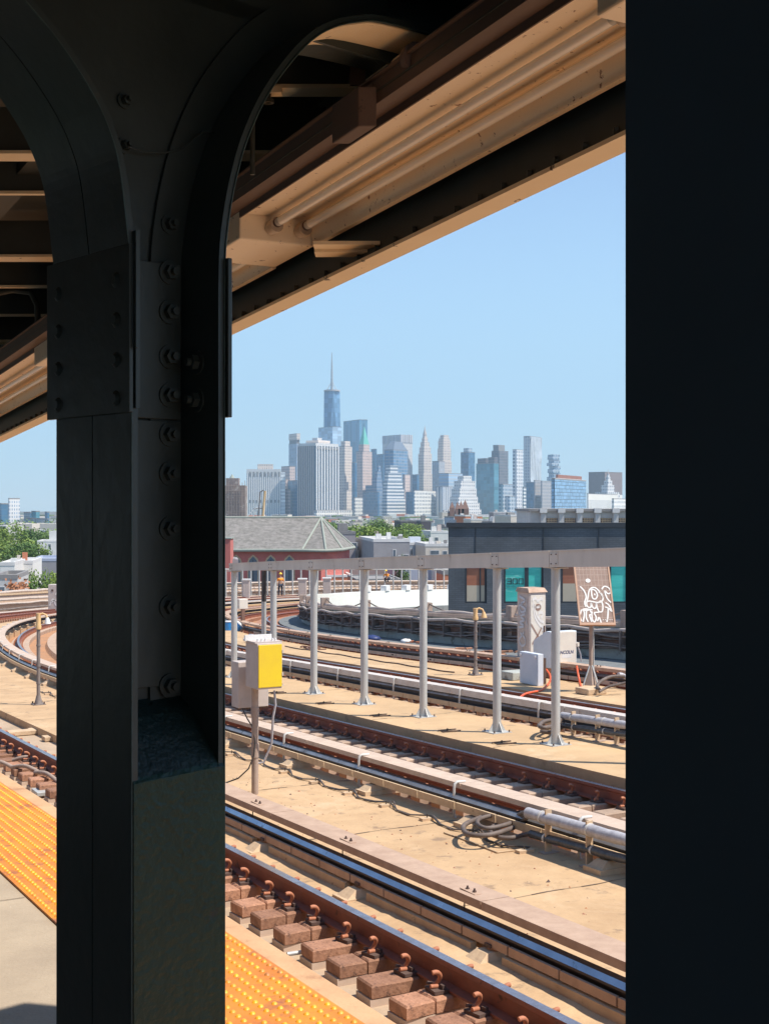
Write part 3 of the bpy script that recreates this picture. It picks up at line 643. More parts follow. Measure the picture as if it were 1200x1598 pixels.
# ================================================================ steel columns of the canopy
PHI = R(42); CU = Vector((-math.sin(PHI), math.cos(PHI), 0)); CW = Vector((math.cos(PHI), math.sin(PHI), 0)); Z = Vector((0,0,1))
def interp(T, z):
    for (z0, q0), (z1, q1) in zip(T[:-1], T[1:]):
        if z <= z1: return q0 + (q1-q0)*(z-z0)/(z1-z0)
    return T[-1][1]
def bolt(mb, c, ax, r=.019, m=None):
    c = Vector(c); ax = Vector(ax).normalized()
    mb.tube([c, c + ax*.005], r*1.55, 14, True, m, False)
    mb.tube([c + ax*.005, c + ax*.021], r, 6, True, m, False)
    mb.tube([c + ax*.021, c + ax*.033], r*.5, 10, True, m, False)
def column(E, a, b, label, arch=True, k=1.0, mk='column'):
    """E: near-left vertical edge at eye level; a flange width along CU; b section depth along CW"""
    base = Vector((E.x, E.y, ZC - 1.73)); root = thing('steel_column', base, label, 'column', None)
    E = Vector((E.x, E.y, ZC)); t = .016*k; m = M[mk]
    zb = -1.73
    P = lambda q, p, z: E + CW*q + CU*p + Z*z
    ztop = 1.35*k
    # two flanges that bend outwards into the arches, and the web between them
    def arc(sign):
        if sign > 0: T = [(0,b),(.50,b),(.66,b+.012),(.80,b+.045),(.90,b+.085),(.98,b+.13),(1.06,b+.19),(1.13,b+.255),(1.18,b+.325),(1.215,b+.41),(1.235,b+.50)]
        else: T = [(0,0),(.45,0),(.60,-.012),(.73,-.03),(.80,-.052),(.87,-.09),(.95,-.155),(1.02,-.23),(1.09,-.33),(1.15,-.46),(1.18,-.58)]
        if not arch: T = [(0, b if sign > 0 else 0), (2.0, b if sign > 0 else 0)]
        return T
    for sign in (-1, 1):
        T = arc(sign); pts = [(T[0][1], zb)] + [(q, z*k) for z, q in T]
        if arch:
            qe, ze = pts[-1]
            far = 2.05 if sign > 0 else -2.6
            for i in range(1, 6): pts.append((qe + (far-qe)*i/5, ze + (.012 if i == 1 else .016)))
        # smooth
        P2 = []
        for i in range(len(pts)-1):
            (q0,z0),(q1,z1) = pts[max(0,i-1)], pts[i]; (q2,z2),(q3,z3) = pts[i+1], pts[min(len(pts)-1,i+2)]
            for u in (0,.25,.5,.75):
                f = lambda a0,a1,a2,a3: .5*((2*a1)+(-a0+a2)*u+(2*a0-5*a1+4*a2-a3)*u*u+(-a0+3*a1-3*a2+a3)*u**3)
                P2.append((f(q0,q1,q2,q3), f(z0,z1,z2,z3)) if 2 <= i < len(pts)-2 else (q1+(q2-q1)*u, z1+(z2-z1)*u))
        P2.append(pts[-1])
        for half in (0, 1):
            p0, p1 = (0, a/2-.002) if half == 0 else (a/2+.002, a)
            rings = []
            for i, (q, z) in enumerate(P2):
                q2, z2 = P2[min(i+1, len(P2)-1)]; q1, z1 = P2[max(i-1, 0)]
                d = Vector((q2-q1, z2-z1)).normalized(); n = Vector((d.y, -d.x)) * (-1 if sign > 0 else 1) * t   # inwards
                rings.append([P(q,p0,z), P(q,p1,z), P(q+n.x,p1,z+n.y), P(q+n.x,p0,z+n.y)])
            mb = MB(); mb.sweep(rings, m=m); mb.build('flange', None, root, recalc=True)
        # highlight painted as a thin pale strip along the near edge, and the tan soffit plate of the right-hand bracket
        mb = MB(); mb.tube([P(q + (-.002 if sign > 0 else .004)*0, -.001, z) for q, z in P2], .0022, 6, False, M['lit_edge']); mb.build('edge_highlight', None, root)
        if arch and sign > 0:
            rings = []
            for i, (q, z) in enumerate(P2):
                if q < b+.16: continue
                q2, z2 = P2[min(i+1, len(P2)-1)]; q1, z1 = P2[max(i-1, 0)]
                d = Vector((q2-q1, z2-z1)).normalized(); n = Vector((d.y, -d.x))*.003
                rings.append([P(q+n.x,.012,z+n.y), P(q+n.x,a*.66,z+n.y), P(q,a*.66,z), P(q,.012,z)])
            mb = MB(); mb.sweep(rings, m=M['canopy_tan']); mb.build('soffit_plate', None, root, recalc=True)  # tan plate for the bounce-lit soffit, light put into its colour
        # angle leg riveted to the web behind each flange (the line seen parallel to the arch)
        mb = MB(); rings = []
        for i, (q, z) in enumerate(P2):
            q2, z2 = P2[min(i+1, len(P2)-1)]; q1, z1 = P2[max(i-1, 0)]
            d = Vector((q2-q1, z2-z1)).normalized(); n = Vector((d.y, -d.x)) * (-1 if sign > 0 else 1)
            if sign > 0: w0, w1 = .016, min(.10*k, .10)
            else: w0, w1 = .016, .055
            if q > 1.6 or q < -1.6: continue
            rings.append([P(q+n.x*w0, a/2-.012, z+n.y*w0), P(q+n.x*w1, a/2-.012, z+n.y*w1), P(q+n.x*w1, a/2-.002, z+n.y*w1), P(q+n.x*w0, a/2-.002, z+n.y*w0)])
        mb.sweep(rings, m=m); mb.build('web_angle', None, root, recalc=True)
    # web plate
    TL, TR = arc(-1), arc(1); mb = MB(); prev = None; rings = []
    zz = [zb, 0] + ([i*.05 for i in range(1, 26)] if arch else [2.0])
    zz = [z*k if z > 0 else z for z in zz]
    for z in zz:
        ql = interp([(x*k, y) for x, y in TL], z) if z > 0 else 0; qr = interp([(x*k, y) for x, y in TR], z) if z > 0 else b
        rings.append([P(ql+.008, a/2-.002, z), P(qr-.008, a/2-.002, z), P(qr-.008, a/2+.010, z), P(ql+.008, a/2+.010, z)])
    mb.sweep(rings, m=m); mb.build('web', None, root, recalc=True)
    if arch:
        mb = MB(); mb.obox(P(-2.6, a/2-.002, zz[-1]-.04), CW*4.65, CU*.012, Z*.75, m); mb.build('beam_web', None, root)
    return root, P
D1 = 2.9; sc = D1/2.5
E1 = Vector((-.1906*D1, D1, 0)); A1 = .291*sc; B1 = .212*sc
root1, P1 = column(E1, A1, B1, 'big dark green riveted column left of centre, arching out at its top', True, 1.0)
# splice plates low on the arch, with bolts, and the gusset on the web
def zpx(y, d): return (HZ - y)/F*d
mb = MB(); z0, z1 = zpx(645, 2.93), zpx(385, 2.93)
mb.obox(P1(-.012, -.010, z0), CU*(A1+.035), CW*.011, Z*(z1-z0)); sp = mb.build('splice_plate', M['column'], root1, bevel=.002)
mb = MB()
for z in [z0 + (z1-z0)*v for v in (.09,.32,.56,.8)]:
    for p in (.045, A1-.03): mb.tube([P1(-.012, p, z), P1(-.019, p, z)], .014, 12, True, M['column'], True, radii=[.018,.010])
mb.build('rivet', None, sp)
mb = MB(); mb.obox(P1(B1+.001, -.014, z0+.0), CU*(A1+.028), CW*.012, Z*(z1-z0)); mb.build('splice_plate', M['column'], root1, bevel=.002)
mb = MB(); mb.obox(P1(.004, -.012, z0+.01), CU*.014, CW*.010, Z*(z1-z0+.02)); mb.obox(P1(-.003,-.024, z0+.14), CU*.010, CW*.008, Z*(z1-z0-.14)); mb.build('edge_strip', M['column'], root1)
wf = A1/2 - .002
mb = MB(); mb.obox(P1(.018, wf-.022, z0), CU*.012, CW*(B1-.04), Z*(z1-z0)); gs = mb.build('gusset_plate', M['column'], root1, bevel=.002)
mb = MB(); mb.obox(P1(.018, wf-.011, zb_ := zpx(1090, 2.93)), CU*.009, CW*.075, Z*(z0-zb_-.004)); mb.build('web_plate', M['column'], root1, bevel=.0015)
mb = MB(); mb.obox(P1(.100, wf-.016, zpx(1090, 2.93)), CU*.014, CW*(B1-.118), Z*(z0-zb_-.004)); mb.build('web_plate', M['column'], root1, bevel=.0015)
for y, off in ((425,-.034),(487,-.034),(557,-.034),(617,-.034),(678,-.030),(739,-.030),(825,-.030),(947,-.030),(1070,-.030),(350,-.014)):
    px = (264-600)/F; pp = wf + (-.022 if y < 640 else -.016)
    if y < 370: pp = wf-.010
    # q so that the bolt sits at image column 264
    o = P1(0, pp, 0); q = (px*o.y - o.x)/(CW.x - px*CW.y); d = (P1(q, pp, 0)).y
    mb = MB(); bolt(mb, P1(q, pp, zpx(y, d)), -CU, .0185 if y > 370 else .015, M['column']); mb.build('bolt', None, root1)
for y in (553, 615):
    mb = MB(); bolt(mb, P1(B1-.016, .085, zpx(y, 2.95)), -CW, .0185, M['column']); mb.build('bolt', None, root1)
for y in (545, 607):
    mb = MB(); mb.tube([P1(.017, .06, zpx(y, 2.93)), P1(.026, .06, zpx(y, 2.93))], .02, 16, True, M['column']); mb.build('bolt', None, root1)
for (x, y) in ((193,157),(193,227)):
    pp = wf; px = (x-600)/F; o = P1(0, pp, 0); q = (px*o.y - o.x)/(CW.x - px*CW.y); d = P1(q, pp, 0).y
    mb = MB(); bolt(mb, P1(q, pp-.002, zpx(y, d)), -CU, .012, M['column']); mb.build('bolt', None, root1)
wpts = [(200,228),(225,236),(255,238),(285,232),(305,215),(318,204),(338,206)]
mb = MB(); pts = []
for x, y in wpts:
    px = (x-600)/F; o = P1(0, wf-.03, 0); q = (px*o.y-o.x)/(CW.x-px*CW.y); v = P1(q, wf-.03, 0); pts.append(P1(q, wf-.03, zpx(y, v.y)))
mb.tube(pts, .0025, 6, True, M['column']); mb.build('wire', None, root1)
# concrete-filled foot: rough painted fill between the flanges with a sloping top
mb = MB(); zl, zr = zpx(1210, 2.95), zpx(1183, 3.1); n = 26; rng = random.Random(4)
f = P1; rr = []
for i in range(n+1):
    q = .003 + (B1-.004)*i/n; z = zl + (zr-zl)*(i/n); e = [rng.uniform(-.0009,.0009) for _ in range(5)]
    rr.append([f(q, -.005, -1.73), f(q, -.005, z-.01), f(q, .003, z+e[0]), f(q, .035, z+.035+e[1]), f(q, .07, z+.075+e[2]), f(q, .11, z+.11+e[3]), f(q, A1/2-.004, z+.14), f(q, A1/2-.004, -1.73)])
mb.sweep(rr, m=M['column_rough'], mats=[None, None, M['column_slope'], M['column_slope'], M['column_slope'], M['column_slope'], None, None]); mb.build('filled_foot', None, root1, recalc=True)
mb = MB(); mb.obox(P1(-.0015, 0, -1.73), CU*A1, CW*.0015, Z*.9)
# second column, near right
D2 = 1.22; px2 = (976-600)/F
E2 = Vector((0, 0, 0)); a2, b2 = A1, B1
# its far-left edge (E + a*CU) must lie on image column 976
E2y = 1.12; E2x = px2*(E2y + a2*CU.y) - a2*CU.x
root2, P2_ = column(Vector((E2x, E2y, 0)), a2, b2 + .02, 'plain dark steel column filling the right edge of the view, close to the viewer', False, mk='column_blue')

# ================================================================ canopy
KA, KG = -.56, -.0796; CK = .9
kn = math.hypot(1, KA); KU = Vector((KA, 1, 0))/kn; KW = Vector((1/kn, -KA/kn, 0))
def KP(t, X0, Z0): return Vector((X0 + KA*t, t, ZC + Z0 + KG*t))      # t = forward distance, X0/Z0 = section
can = thing('platform_canopy', KP(6, 1.0, 1.7), 'dark steel platform canopy roof overhead with tan-edged cross beams and a long outer fascia', 'canopy')
def kline(name, sec, t0, t1, m, parent, n=2, bevel=0, mats=None, **k):
    mb = MB(); mb.sweep([[KP(t0+(t1-t0)*i/(n-1), x, z) for x, z in sec] for i in range(n)], m=m, mats=mats, **k); return mb.build(name, None, parent, bevel=bevel, recalc=True)
T0, T1 = -14.0, 15.5
fx0, fz0 = 2.95*.85, 1.395*.85; fl = .104*.85
kline('fascia_beam', [(fx0-.02, fz0), (fx0, fz0), (fx0, 1.86), (fx0-.02, 1.86)], T0, T1, M['canopy_dark'], can)
kline('fascia_flange', [(fx0-fl, fz0-.004), (fx0+.005, fz0-.004), (fx0+.005, fz0-.016), (fx0-fl, fz0-.016)], T0, T1, M['canopy_tan'], can)
mb = MB(); t = T0
while t < T1:
    mb.tube([KP(t, fx0-.02, fz0+.035), KP(t, fx0-.032, fz0+.035)], .011, 8, True, M['canopy_dark']); t += .11
mb.build('rivet_row', None, can)
kline('roof_panel', [(-9.0, 1.86), (fx0+.05, 1.86), (fx0+.05, 1.92), (-9.0, 1.92)], T0, T1, M['canopy_dark'], can)
kline('roof_stringer', [(1.5, 1.74), (1.6, 1.74), (1.6, 1.86), (1.5, 1.86)], T0, T1, M['canopy_dark'], can)
kline('roof_stringer', [(-.35, 1.74), (-.27, 1.74), (-.27, 1.86), (-.35, 1.86)], T0, T1, M['canopy_dark'], can)
kline('roof_stringer', [(-2.6, 1.74), (-2.5, 1.74), (-2.5, 1.86), (-2.6, 1.86)], T0, T1, M['canopy_dark'], can)
# cross beams: dark web, tan bottom flange (their direction is square to the view)
def xbeam(t, z, x0, x1, depth, fw=.07, mf=None, web=True):
    mb = MB(); zt = ZC + z
    mb.obox((x0, t, zt), (x1-x0, 0, 0), (0, .012, 0), (0, 0, depth)); w_ = mb.build('cross_beam', M['canopy_dark'], can)
    mb = MB(); mb.obox((x0, t-.012, zt-.012), (x1-x0, 0, 0), (0, fw, 0), (0, 0, .012)); mb.build('beam_flange', mf or M['canopy_tan'], w_)
def xend(t): return fx0 + KA*t - .03
for y, t in ((397, 6.2), (445, 6.85), (490, 7.5), (530, 8.2), (235, 4.8), (132, 4.1), (298, 5.3)):
    z = zpx(y, t); xbeam(t, z, -6.0 + KA*t, xend(t), .16, {397:.13,445:.03,490:.03,530:.16,235:.11,132:.09,298:.03}[y], M['canopy_tan'])
for t in (3.4, 2.7, 2.0, 1.3, .6, -1.5, -4, -7, 9.0, 9.8, 10.6, 11.4):
    xbeam(t, 1.66+KG*t, -8, xend(t)-.3, .18)
# short tan beam end seen just outside the far end box, by the fascia
t = 4.46; z = .874; mb = MB(); mb.obox((-.24, t, ZC+z), (.225, 0, -.0), (0, .085, 0), (0, 0, .012)); mb.obox((-.24, t+.085, ZC+z-.01), (.20, 0, 0), (0, .09, 0), (0, 0, .012)); mb.build('beam_flange', M['canopy_tan'], can)
# hanger strap, hanger rod and clamp, pipe
mb = MB(); mb.obox(PX(546, 132, 3.85), (.045,0,0), (0,.008,0), (0,0,.22)); mb.build('hanger_strap', M['canopy_brown'], can)
mb = MB(); mb.tube([PX(394, 272, 4.15), PX(394, 140, 4.15)], .008, 10, True, M['canopy_dark']); mb.build('hanger_rod', None, can)
mb = MB(); mb.obox(PX(388, 143, 4.05), (.10,0,0), (0,.045,0), (0,0,.02), M['canopy_tan']); mb.tube([PX(419, 160, 4.07), PX(419, 140, 4.07)], .008, 8, True, M['canopy_dark']); mb.tube([PX(419,160,4.07), PX(419,155,4.07)], .018, 8, True, M['canopy_dark']); mb.build('beam_clamp', None, can)
mb = MB(); a_, b_ = PX(575, 140, 4.0), PX(648, 88, 3.5); mb.tube([a_, b_], .030, 14, True, M['canopy_tan']); mb.tube([b_-(b_-a_)*.05, b_+(b_-a_)*.03], .038, 10, True, M['canopy_brown']); mb.build('roof_pipe', None, can)
# left of the column: bent rod and small drop pipe
mb = MB(); mb.tube([PX(-30, 462, 7), PX(20, 452, 7), PX(48, 456, 7), PX(58, 475, 7), PX(60, 520, 7)], .016, 10, True, M['canopy_dark']); mb.build('drop_pipe', None, can)
# unseen windscreen behind the platform, put in to cut sky light and add bounce
mb = MB(); mb.sweep([[SP(s, -6.9, -2.0), SP(s, -6.8, -2.0), SP(s, -6.8, 1.73), SP(s, -6.9, 1.73)] for s in (-26, 12)], m=M['greylight'])
tag(mb.build('windscreen_wall', None, recalc=True), 'unseen pale windscreen wall along the back of the platform', 'wall')

# ---------------------------------------------------------------- duct and fluorescent light fixtures
lx, lz = 2.69*CK, 1.455*CK; cx = .878*1.0
def S(q, z, t=0):   # q metres inwards (towards the platform) from the outer lip, in the duct's own cross direction folded into X0
    return (lx - q*1.13, lz + z)
duct = thing('cable_duct', KP(5, lx-.4, lz+.2), 'long brown cable duct carrying the light fixtures along the canopy edge', 'cable duct')
kline('duct_body', [S(.292,.082), S(.355,.082), S(.355,.150), S(.292,.150)], T0+6, T1, M['canopy_brown'], duct)
kline('duct_seam', [S(.354,.112), S(.359,.112), S(.359,.117), S(.354,.117)], T0+6, T1, M['canopy_dark'], duct)
kline('duct_shelf', [S(.355,.150), S(.368,.150), S(.368,.156), S(.355,.156)], T0+6, T1, M['canopy_brown'], duct)
def shape_box(name, t0, t1, q0, q1, z0, z1, m, parent, bevel=.004):
    mb = MB(); mb.sweep([[KP(t, *S(q, z)) for q, z in ((q0,z0),(q1,z0),(q1,z1),(q0,z1))] for t in (t0, t1)], m=m); return mb.build(name, None, parent, bevel=bevel, recalc=True)
jb = shape_box('junction_box', 3.64, 3.78, .357, .402, .018, .128, M['canopy_brown'], None)
tag(jb, 'brown junction box clamped to the side of the cable duct above the long light fixture', 'junction box')
def skewbox(name, t0, t1, m, parent, zt=.104):
    """end box: ends square to the fixture"""
    mb = MB(); rings = []
    for t in (t0, t1):
        r = []
        for q, z in ((0,-.002),(.29,-.002),(.29,zt),(0,zt)):
            p = KP(t, lx, lz+z) - KW*q; r.append(p)
        rings.append(r)
    mb.sweep(rings, m=m); return mb.build(name, None, parent, bevel=.006, recalc=True)
def fixture(t0, t1, label):
    f = thing('light_fixture', KP((t0+t1)/2, lx-.15, lz+.12), label, 'light fixture', 'unlit tube lights along the canopy edge')
    def line(name, sec, m, a=t0, b=t1, n=2, sm=False):
        mb = MB(); mb.sweep([[KP(a+(b-a)*i/(n-1), lx, lz+z) - KW*q for q, z in sec] for i in range(n)], m=m, sm=sm); return mb.build(name, None, f, recalc=True)
    line('housing', [(0,0),(.010,0),(.010,.006),(.006,.006),(.032,.092),(.095,.092),(.095,.084),(.135,.084),(.135,.092),(.280,.086),(.284,.074),(.288,.074),(.288,.112),(0,.112)], M['fixture'])
    line('lip', [(-.004,-.004),(.016,-.004),(.016,.0),(0,.0),(0,.02),(-.004,.02)], M['fixture'])
    line('inner_lip', [(.288,.070),(.293,.070),(.293,.095),(.288,.095)], M['canopy_brown'])
    for q in (.060, .172):
        mb = MB(); P_ = lambda t: KP(t, lx, lz+.052) - KW*q
        mb.tube([P_(t0+.035), P_(t1-.035)], .0145, 20, True, M['tube']); tb = mb.build('tube', None, f)
        for a, sg in ((t0, 1), (t1, -1)):
            mb = MB(); c = P_(a+sg*.0); c2 = P_(a+sg*.045)
            mb.tube([c, c2], .021, 18, True, M['socket']); mb.tube([P_(a+sg*.045), P_(a+sg*.055)], .0165, 16, True, M['clip_dark']); mb.tube([P_(a+sg*.055), P_(a+sg*.075)], .0152, 16, True, M['galv'])
            mb.tube([c - Z*.008, c2 - Z*.008], .024, 14, True, M['socket'])
            mb.build('socket', None, f)
    return f
fixture(3.05, 4.77, 'long rusty-freckled tube light at upper centre, both tube ends showing in their sockets')
fixture(5.07, 6.9, 'twin-tube light fixture just past the end box, mostly hidden by the big column')
fixture(7.2, 9.0, 'twin-tube light fixture seen left of the big column, its tube end showing')
fixture(9.3, 11.1, 'farthest twin-tube light fixture at the left edge, beyond the one left of the column')
fixture(.9, 2.72, 'nearest twin-tube light fixture at the top right corner')
def endbox(a, b, label):
    o = skewbox('end_box', a, b, M['fixture'], None); tag(o, label, 'end box', 'sheet metal end boxes between the light fixtures')
endbox(4.775, 5.065, 'pale end box under the duct right beside the big column')
endbox(2.725, 3.045, 'pale end box in the top right corner, nearest to the right column')
endbox(6.905, 7.195, 'end box between two fixtures hidden behind the big column')
endbox(9.005, 9.295, 'small end box left of the big column')
# ================================================================ trackside objects
def topix(v): return 600 + F*v.x/v.y, HZ - F*(v.z-ZC)/v.y
def solve(f, x, y, a, b):
    for _ in range(30):
        p = topix(f(a, b)); e = .01; pa = topix(f(a+e, b)); pb = topix(f(a, b+e))
        j = [(pa[0]-p[0])/e, (pb[0]-p[0])/e, (pa[1]-p[1])/e, (pb[1]-p[1])/e]; det = j[0]*j[3]-j[1]*j[2]
        dx, dy = x-p[0], y-p[1]; da = (j[3]*dx-j[1]*dy)/det; db = (-j[2]*dx+j[0]*dy)/det
        k = min(1, 3/max(1e-6, abs(da), abs(db))); a += da*k; b += db*k
    return a, b
def UNP(x, y, h, s=15, l=8): return solve(lambda a, b: SP(a, b, h), x, y, s, l)
def RL(x, y, l, s=12, h=2.8): return solve(lambda a, b: SP(a, l, b), x, y, s, h)
def on(x, y, h, **k): s, l = UNP(x, y, h, **k); return SP(s, l, h)
# signal box with yellow panel
s_, l_ = UNP(398, 1240, 3.0); pb = SP(s_, l_, 3.0); d0 = pb.y
sg = thing('signal_box', pb, 'bright yellow-fronted box on a rusty pole right of the big column', 'signal box')
mb = MB(); mb.tube([pb, pb + Z*1.75], .042, 14, True, M['pole']); mb.tube([pb+Z*.45, pb+Z*.62], .05, 12, True, M['pole']); mb.tube([pb+Z*.95, pb+Z*1.05], .05, 12, True, M['pole']); mb.build('pole', None, sg)
bc = PX(401.5, 1077, d0-.30); bw_, bh_, bd_ = .325, .545, .36
mb = MB(); mb.obox(bc, W*bw_, U*bd_, Z*bh_, M['boxgrey']); cs = mb.build('case', None, sg, bevel=.008)
mb = MB(); mb.obox(bc - U*.012 + W*.012 + Z*.02, W*(bw_-.02), U*.012, Z*(bh_-.035), M['yellow']); mb.build('yellow_panel', None, cs, bevel=.006)
mb = MB(); mb.obox(bc + Z*bh_ - W*.015 + U*.03, W*(bw_+.03), U*(bd_-.04), Z*.018, M['boxgrey'])
for q in (.05,.10,.15,.24,.28): mb.tube([bc + Z*(bh_+.018) + W*q + U*.1, bc + Z*(bh_+.05) + W*q + U*.1], .014, 6, True, M['whitebits'])
mb.obox(bc + Z*(bh_+.01) + U*.28 - W*.04, W*.35, U*.03, Z*.07, M['whitebits']); mb.build('lid', None, cs)
for q in (.15, .42): mb = MB(); mb.obox(bc + W*(bw_-.01) - U*.016 + Z*q, W*.02, U*.01, Z*.04, M['boxgrey']); mb.build('hinge', None, cs)
c2 = PX(372, 1106, d0+.12); mb = MB(); mb.obox(c2, W*.40, U*.22, Z*.56, M['boxgrey']); mb.obox(c2 + U*.02 - W*.0, W*.40, U*.18, Z*-.02, M['clip_dark'])
k2 = mb.build('rear_case', None, sg, bevel=.006)
mb = MB(); mb.obox(c2 + W*.03 - U*.006 + Z*.02, W*.09, U*.006, Z*.09, M['boxgrey']); mb.build('latch', None, k2)
mb = MB(); mb.tube([PX(428,1078,d0-.1), PX(430,1100,d0-.1), PX(426,1120,d0-.1), PX(424,1160,d0-.02), PX(412,1190,d0), PX(402,1192,d0)], .014, 8, True, M['conduit_grey']); mb.build('conduit', None, sg)
mb = MB(); mb.tube([PX(378,1106,d0+.1), PX(386,1122,d0), PX(396,1138,d0-.02), PX(398,1160,d0-.05), PX(396,1180,d0-.05), PX(388,1200,d0-.05), PX(372,1215,d0-.05), on(350,1223,2.99), on(335,1226,2.99)], .009, 6, True, M['black']); mb.build('wire', None, sg)
mb = MB(); mb.box(0,0,0,0,0,0) if False else None
# lamp masts
def mast(base, hgt, label, name='lamp_mast', hook=1):
    r = thing(name, base, label, 'lamp mast', 'short gooseneck lamp masts'); mb = MB()
    mb.tube([base + Z*.12, base + Z*hgt*.80], .035, 10, True, M['mast']); p = mb.build('mast', None, r)
    mb = MB(); mb.obox(base - W*.12 - U*.12, W*.24, U*.24, Z*.02, M['mast']); mb.tube([base, base+Z*.18], .07, 10, True, M['mast'], radii=[.085,.04])
    for a, b in ((-.09,-.09),(.09,-.09),(.09,.09),(-.09,.09)): mb.tube([base+W*a+U*b, base+W*a+U*b+Z*.06], .015, 6, True, M['clip_dark'])
    mb.build('base_plate', None, r)
    mb = MB(); t = base + Z*hgt*.80; mb.tube([t, t+Z*.05, t+Z*.10, t+Z*hgt*.17], .05, 12, True, M['mastyellow'], radii=[.055,.06,.045,.05]); mb.build('junction_box', None, r)
    mb = MB(); t = base + Z*(hgt*.95); X = Vector((1,0,0)); mb.tube([t, t+X*.08+Z*.03, t+X*.15+Z*.0, t+X*.17-Z*.06], .02, 8, True, M['mastyellow']); mb.build('gooseneck', None, r)
    mb = MB(); mb.tube([t+X*.17-Z*.05, t+X*.175-Z*.10, t+X*.18-Z*.17], .03, 12, True, M['mastyellow'] if hook else M['whitebits'], radii=[.03,.045,.065]); mb.build('lamp_head', None, r)
    for q in (.22,.40,.62): mb = MB(); mb.tube([base+Z*hgt*q, base+Z*(hgt*q+.03)], .044, 10, True, M['mast']); mb.build('collar', None, r)
mast(on(742, 1054, 2.8), 1.46, 'short dark lamp mast with a tan top, left of the graffiti cabinet')
mast(on(60, 1100, 3.0, s=25, l=6), 1.83, 'dark lamp mast with a yellow top and white lamp, left of the big column', hook=0)
# graffiti cabinet, generator, control box
cb = on(826, 1050, 2.8, s=24, l=15.5); dd = cb.y
gc = thing('graffiti_cabinet', cb, 'tall pinkish equipment cabinet covered in graffiti, a face-like scrawl on its door', 'cabinet')
cw_, cdp, ch_ = .43, .46, (HZ-925)/F*cb.y + ZC - cb.z
mb = MB(); mb.obox(cb, W*cw_, U*cdp, Z*ch_, M['boxgrey']); body = mb.build('cabinet_body', None, gc, bevel=.01)
mb = MB(); mb.prism([((cb+v).x, (cb+v).y) for v in (-W*.03-U*.03, W*(cw_+.03)-U*.03, W*(cw_+.03)+U*(cdp+.03), -W*.03+U*(cdp+.03))], cb.z+ch_, cb.z+ch_+.09, top=[((cb+v).x, (cb+v).y) for v in (-W*.0+U*.05, W*cw_+U*.05, W*cw_+U*(cdp), U*cdp)], m=M['cover']); mb.build('cabinet_roof', None, gc)
mb = MB(); mb.obox(cb + W*.03 - U*.012 + Z*.1, W*(cw_-.06), U*.012, Z*(ch_-.16), M['boxbeige']); door = mb.build('door', None, gc, bevel=.004)
mb = MB(); mb.obox(cb + W*(cw_-.07) - U*.035 + Z*.85, W*.025, U*.025, Z*.14, M['clip_dark']); mb.build('handle', None, door)
def stroke(mb, P, pts, r, m, smooth=True):
    """flat ribbon following pts (u, v) in the frame P(u, v)"""
    if smooth and len(pts) > 2:
        q = []
        for i in range(len(pts)-1):
            p0, p1, p2, p3 = pts[max(i-1,0)], pts[i], pts[i+1], pts[min(i+2,len(pts)-1)]
            for t in (0,.2,.4,.6,.8):
                q.append(tuple(.5*((2*b)+(-a+c)*t+(2*a-5*b+4*c-d)*t*t+(-a+3*b-3*c+d)*t**3) for a,b,c,d in zip(p0,p1,p2,p3)))
        pts = q + [pts[-1]]
    L = []; Rr = []
    for i, p in enumerate(pts):
        a = pts[max(i-1,0)]; b = pts[min(i+1,len(pts)-1)]; dx, dy = b[0]-a[0], b[1]-a[1]; n = math.hypot(dx,dy) or 1
        L.append(P(p[0]-dy/n*r, p[1]+dx/n*r)); Rr.append(P(p[0]+dy/n*r, p[1]-dx/n*r))
    k = len(L); mb.mesh(L+Rr, [(i, i+1, k+i+1, k+i) for i in range(k-1)], m)
dP = lambda u, v: cb - U*.0165 + W*(.03+(cw_-.06)*u) + Z*(.1+(ch_-.16)*v)
mb = MB()
for pts in ([(.1,.93),(.3,.96),(.5,.92),(.7,.95),(.85,.93)],[(.15,.90),(.22,.86),(.35,.84),(.6,.84),(.75,.88)],[(.12,.88),(.25,.72),(.5,.62),(.75,.56),(.95,.55)],[(.2,.90),(.35,.75),(.6,.66),(.9,.62)],[(.5,.72),(.65,.76),(.85,.74),(.7,.68)],[(.78,.52),(.95,.5),(.92,.42),(.75,.38),(.8,.3)]): stroke(mb, dP, pts, .022, M['graf'])
for pts in ([(.3,.83),(.4,.86),(.6,.86),(.7,.83),(.5,.80),(.3,.83)],[(.02,.60),(.45,.45),(.95,.28)],[(.75,.55),(.5,.45),(.1,.33)],[(.5,.32),(.3,.28),(.22,.2),(.35,.13),(.6,.13),(.7,.2),(.62,.28),(.5,.32)],[(.46,.22),(.5,.24),(.48,.2)],[(.15,.05),(.4,.11),(.8,.09)]): stroke(mb, dP, pts, .018, M['graf_brown'])
mb.build('graffiti', None, door)
sP = lambda u, v: cb - W*.0125 + U*(cdp*u) + Z*(.05+(ch_-.1)*v)
mb = MB()
for pts in ([(.8,.97),(.3,.92),(.7,.86),(.25,.8),(.6,.76),(.8,.83),(.5,.88)],[(.3,.74),(.7,.7),(.35,.66),(.75,.62),(.4,.58),(.8,.55)],[(.75,.92),(.85,.78),(.7,.72)],[(.7,.48),(.35,.42),(.3,.34),(.6,.31),(.8,.38),(.55,.45),(.4,.5)],[(.6,.3),(.5,.2),(.45,.1)],[(.2,.95),(.25,.7),(.15,.6)]): stroke(mb, sP, pts, .016, M['graf_blue'])
mb.build('graffiti', None, body)
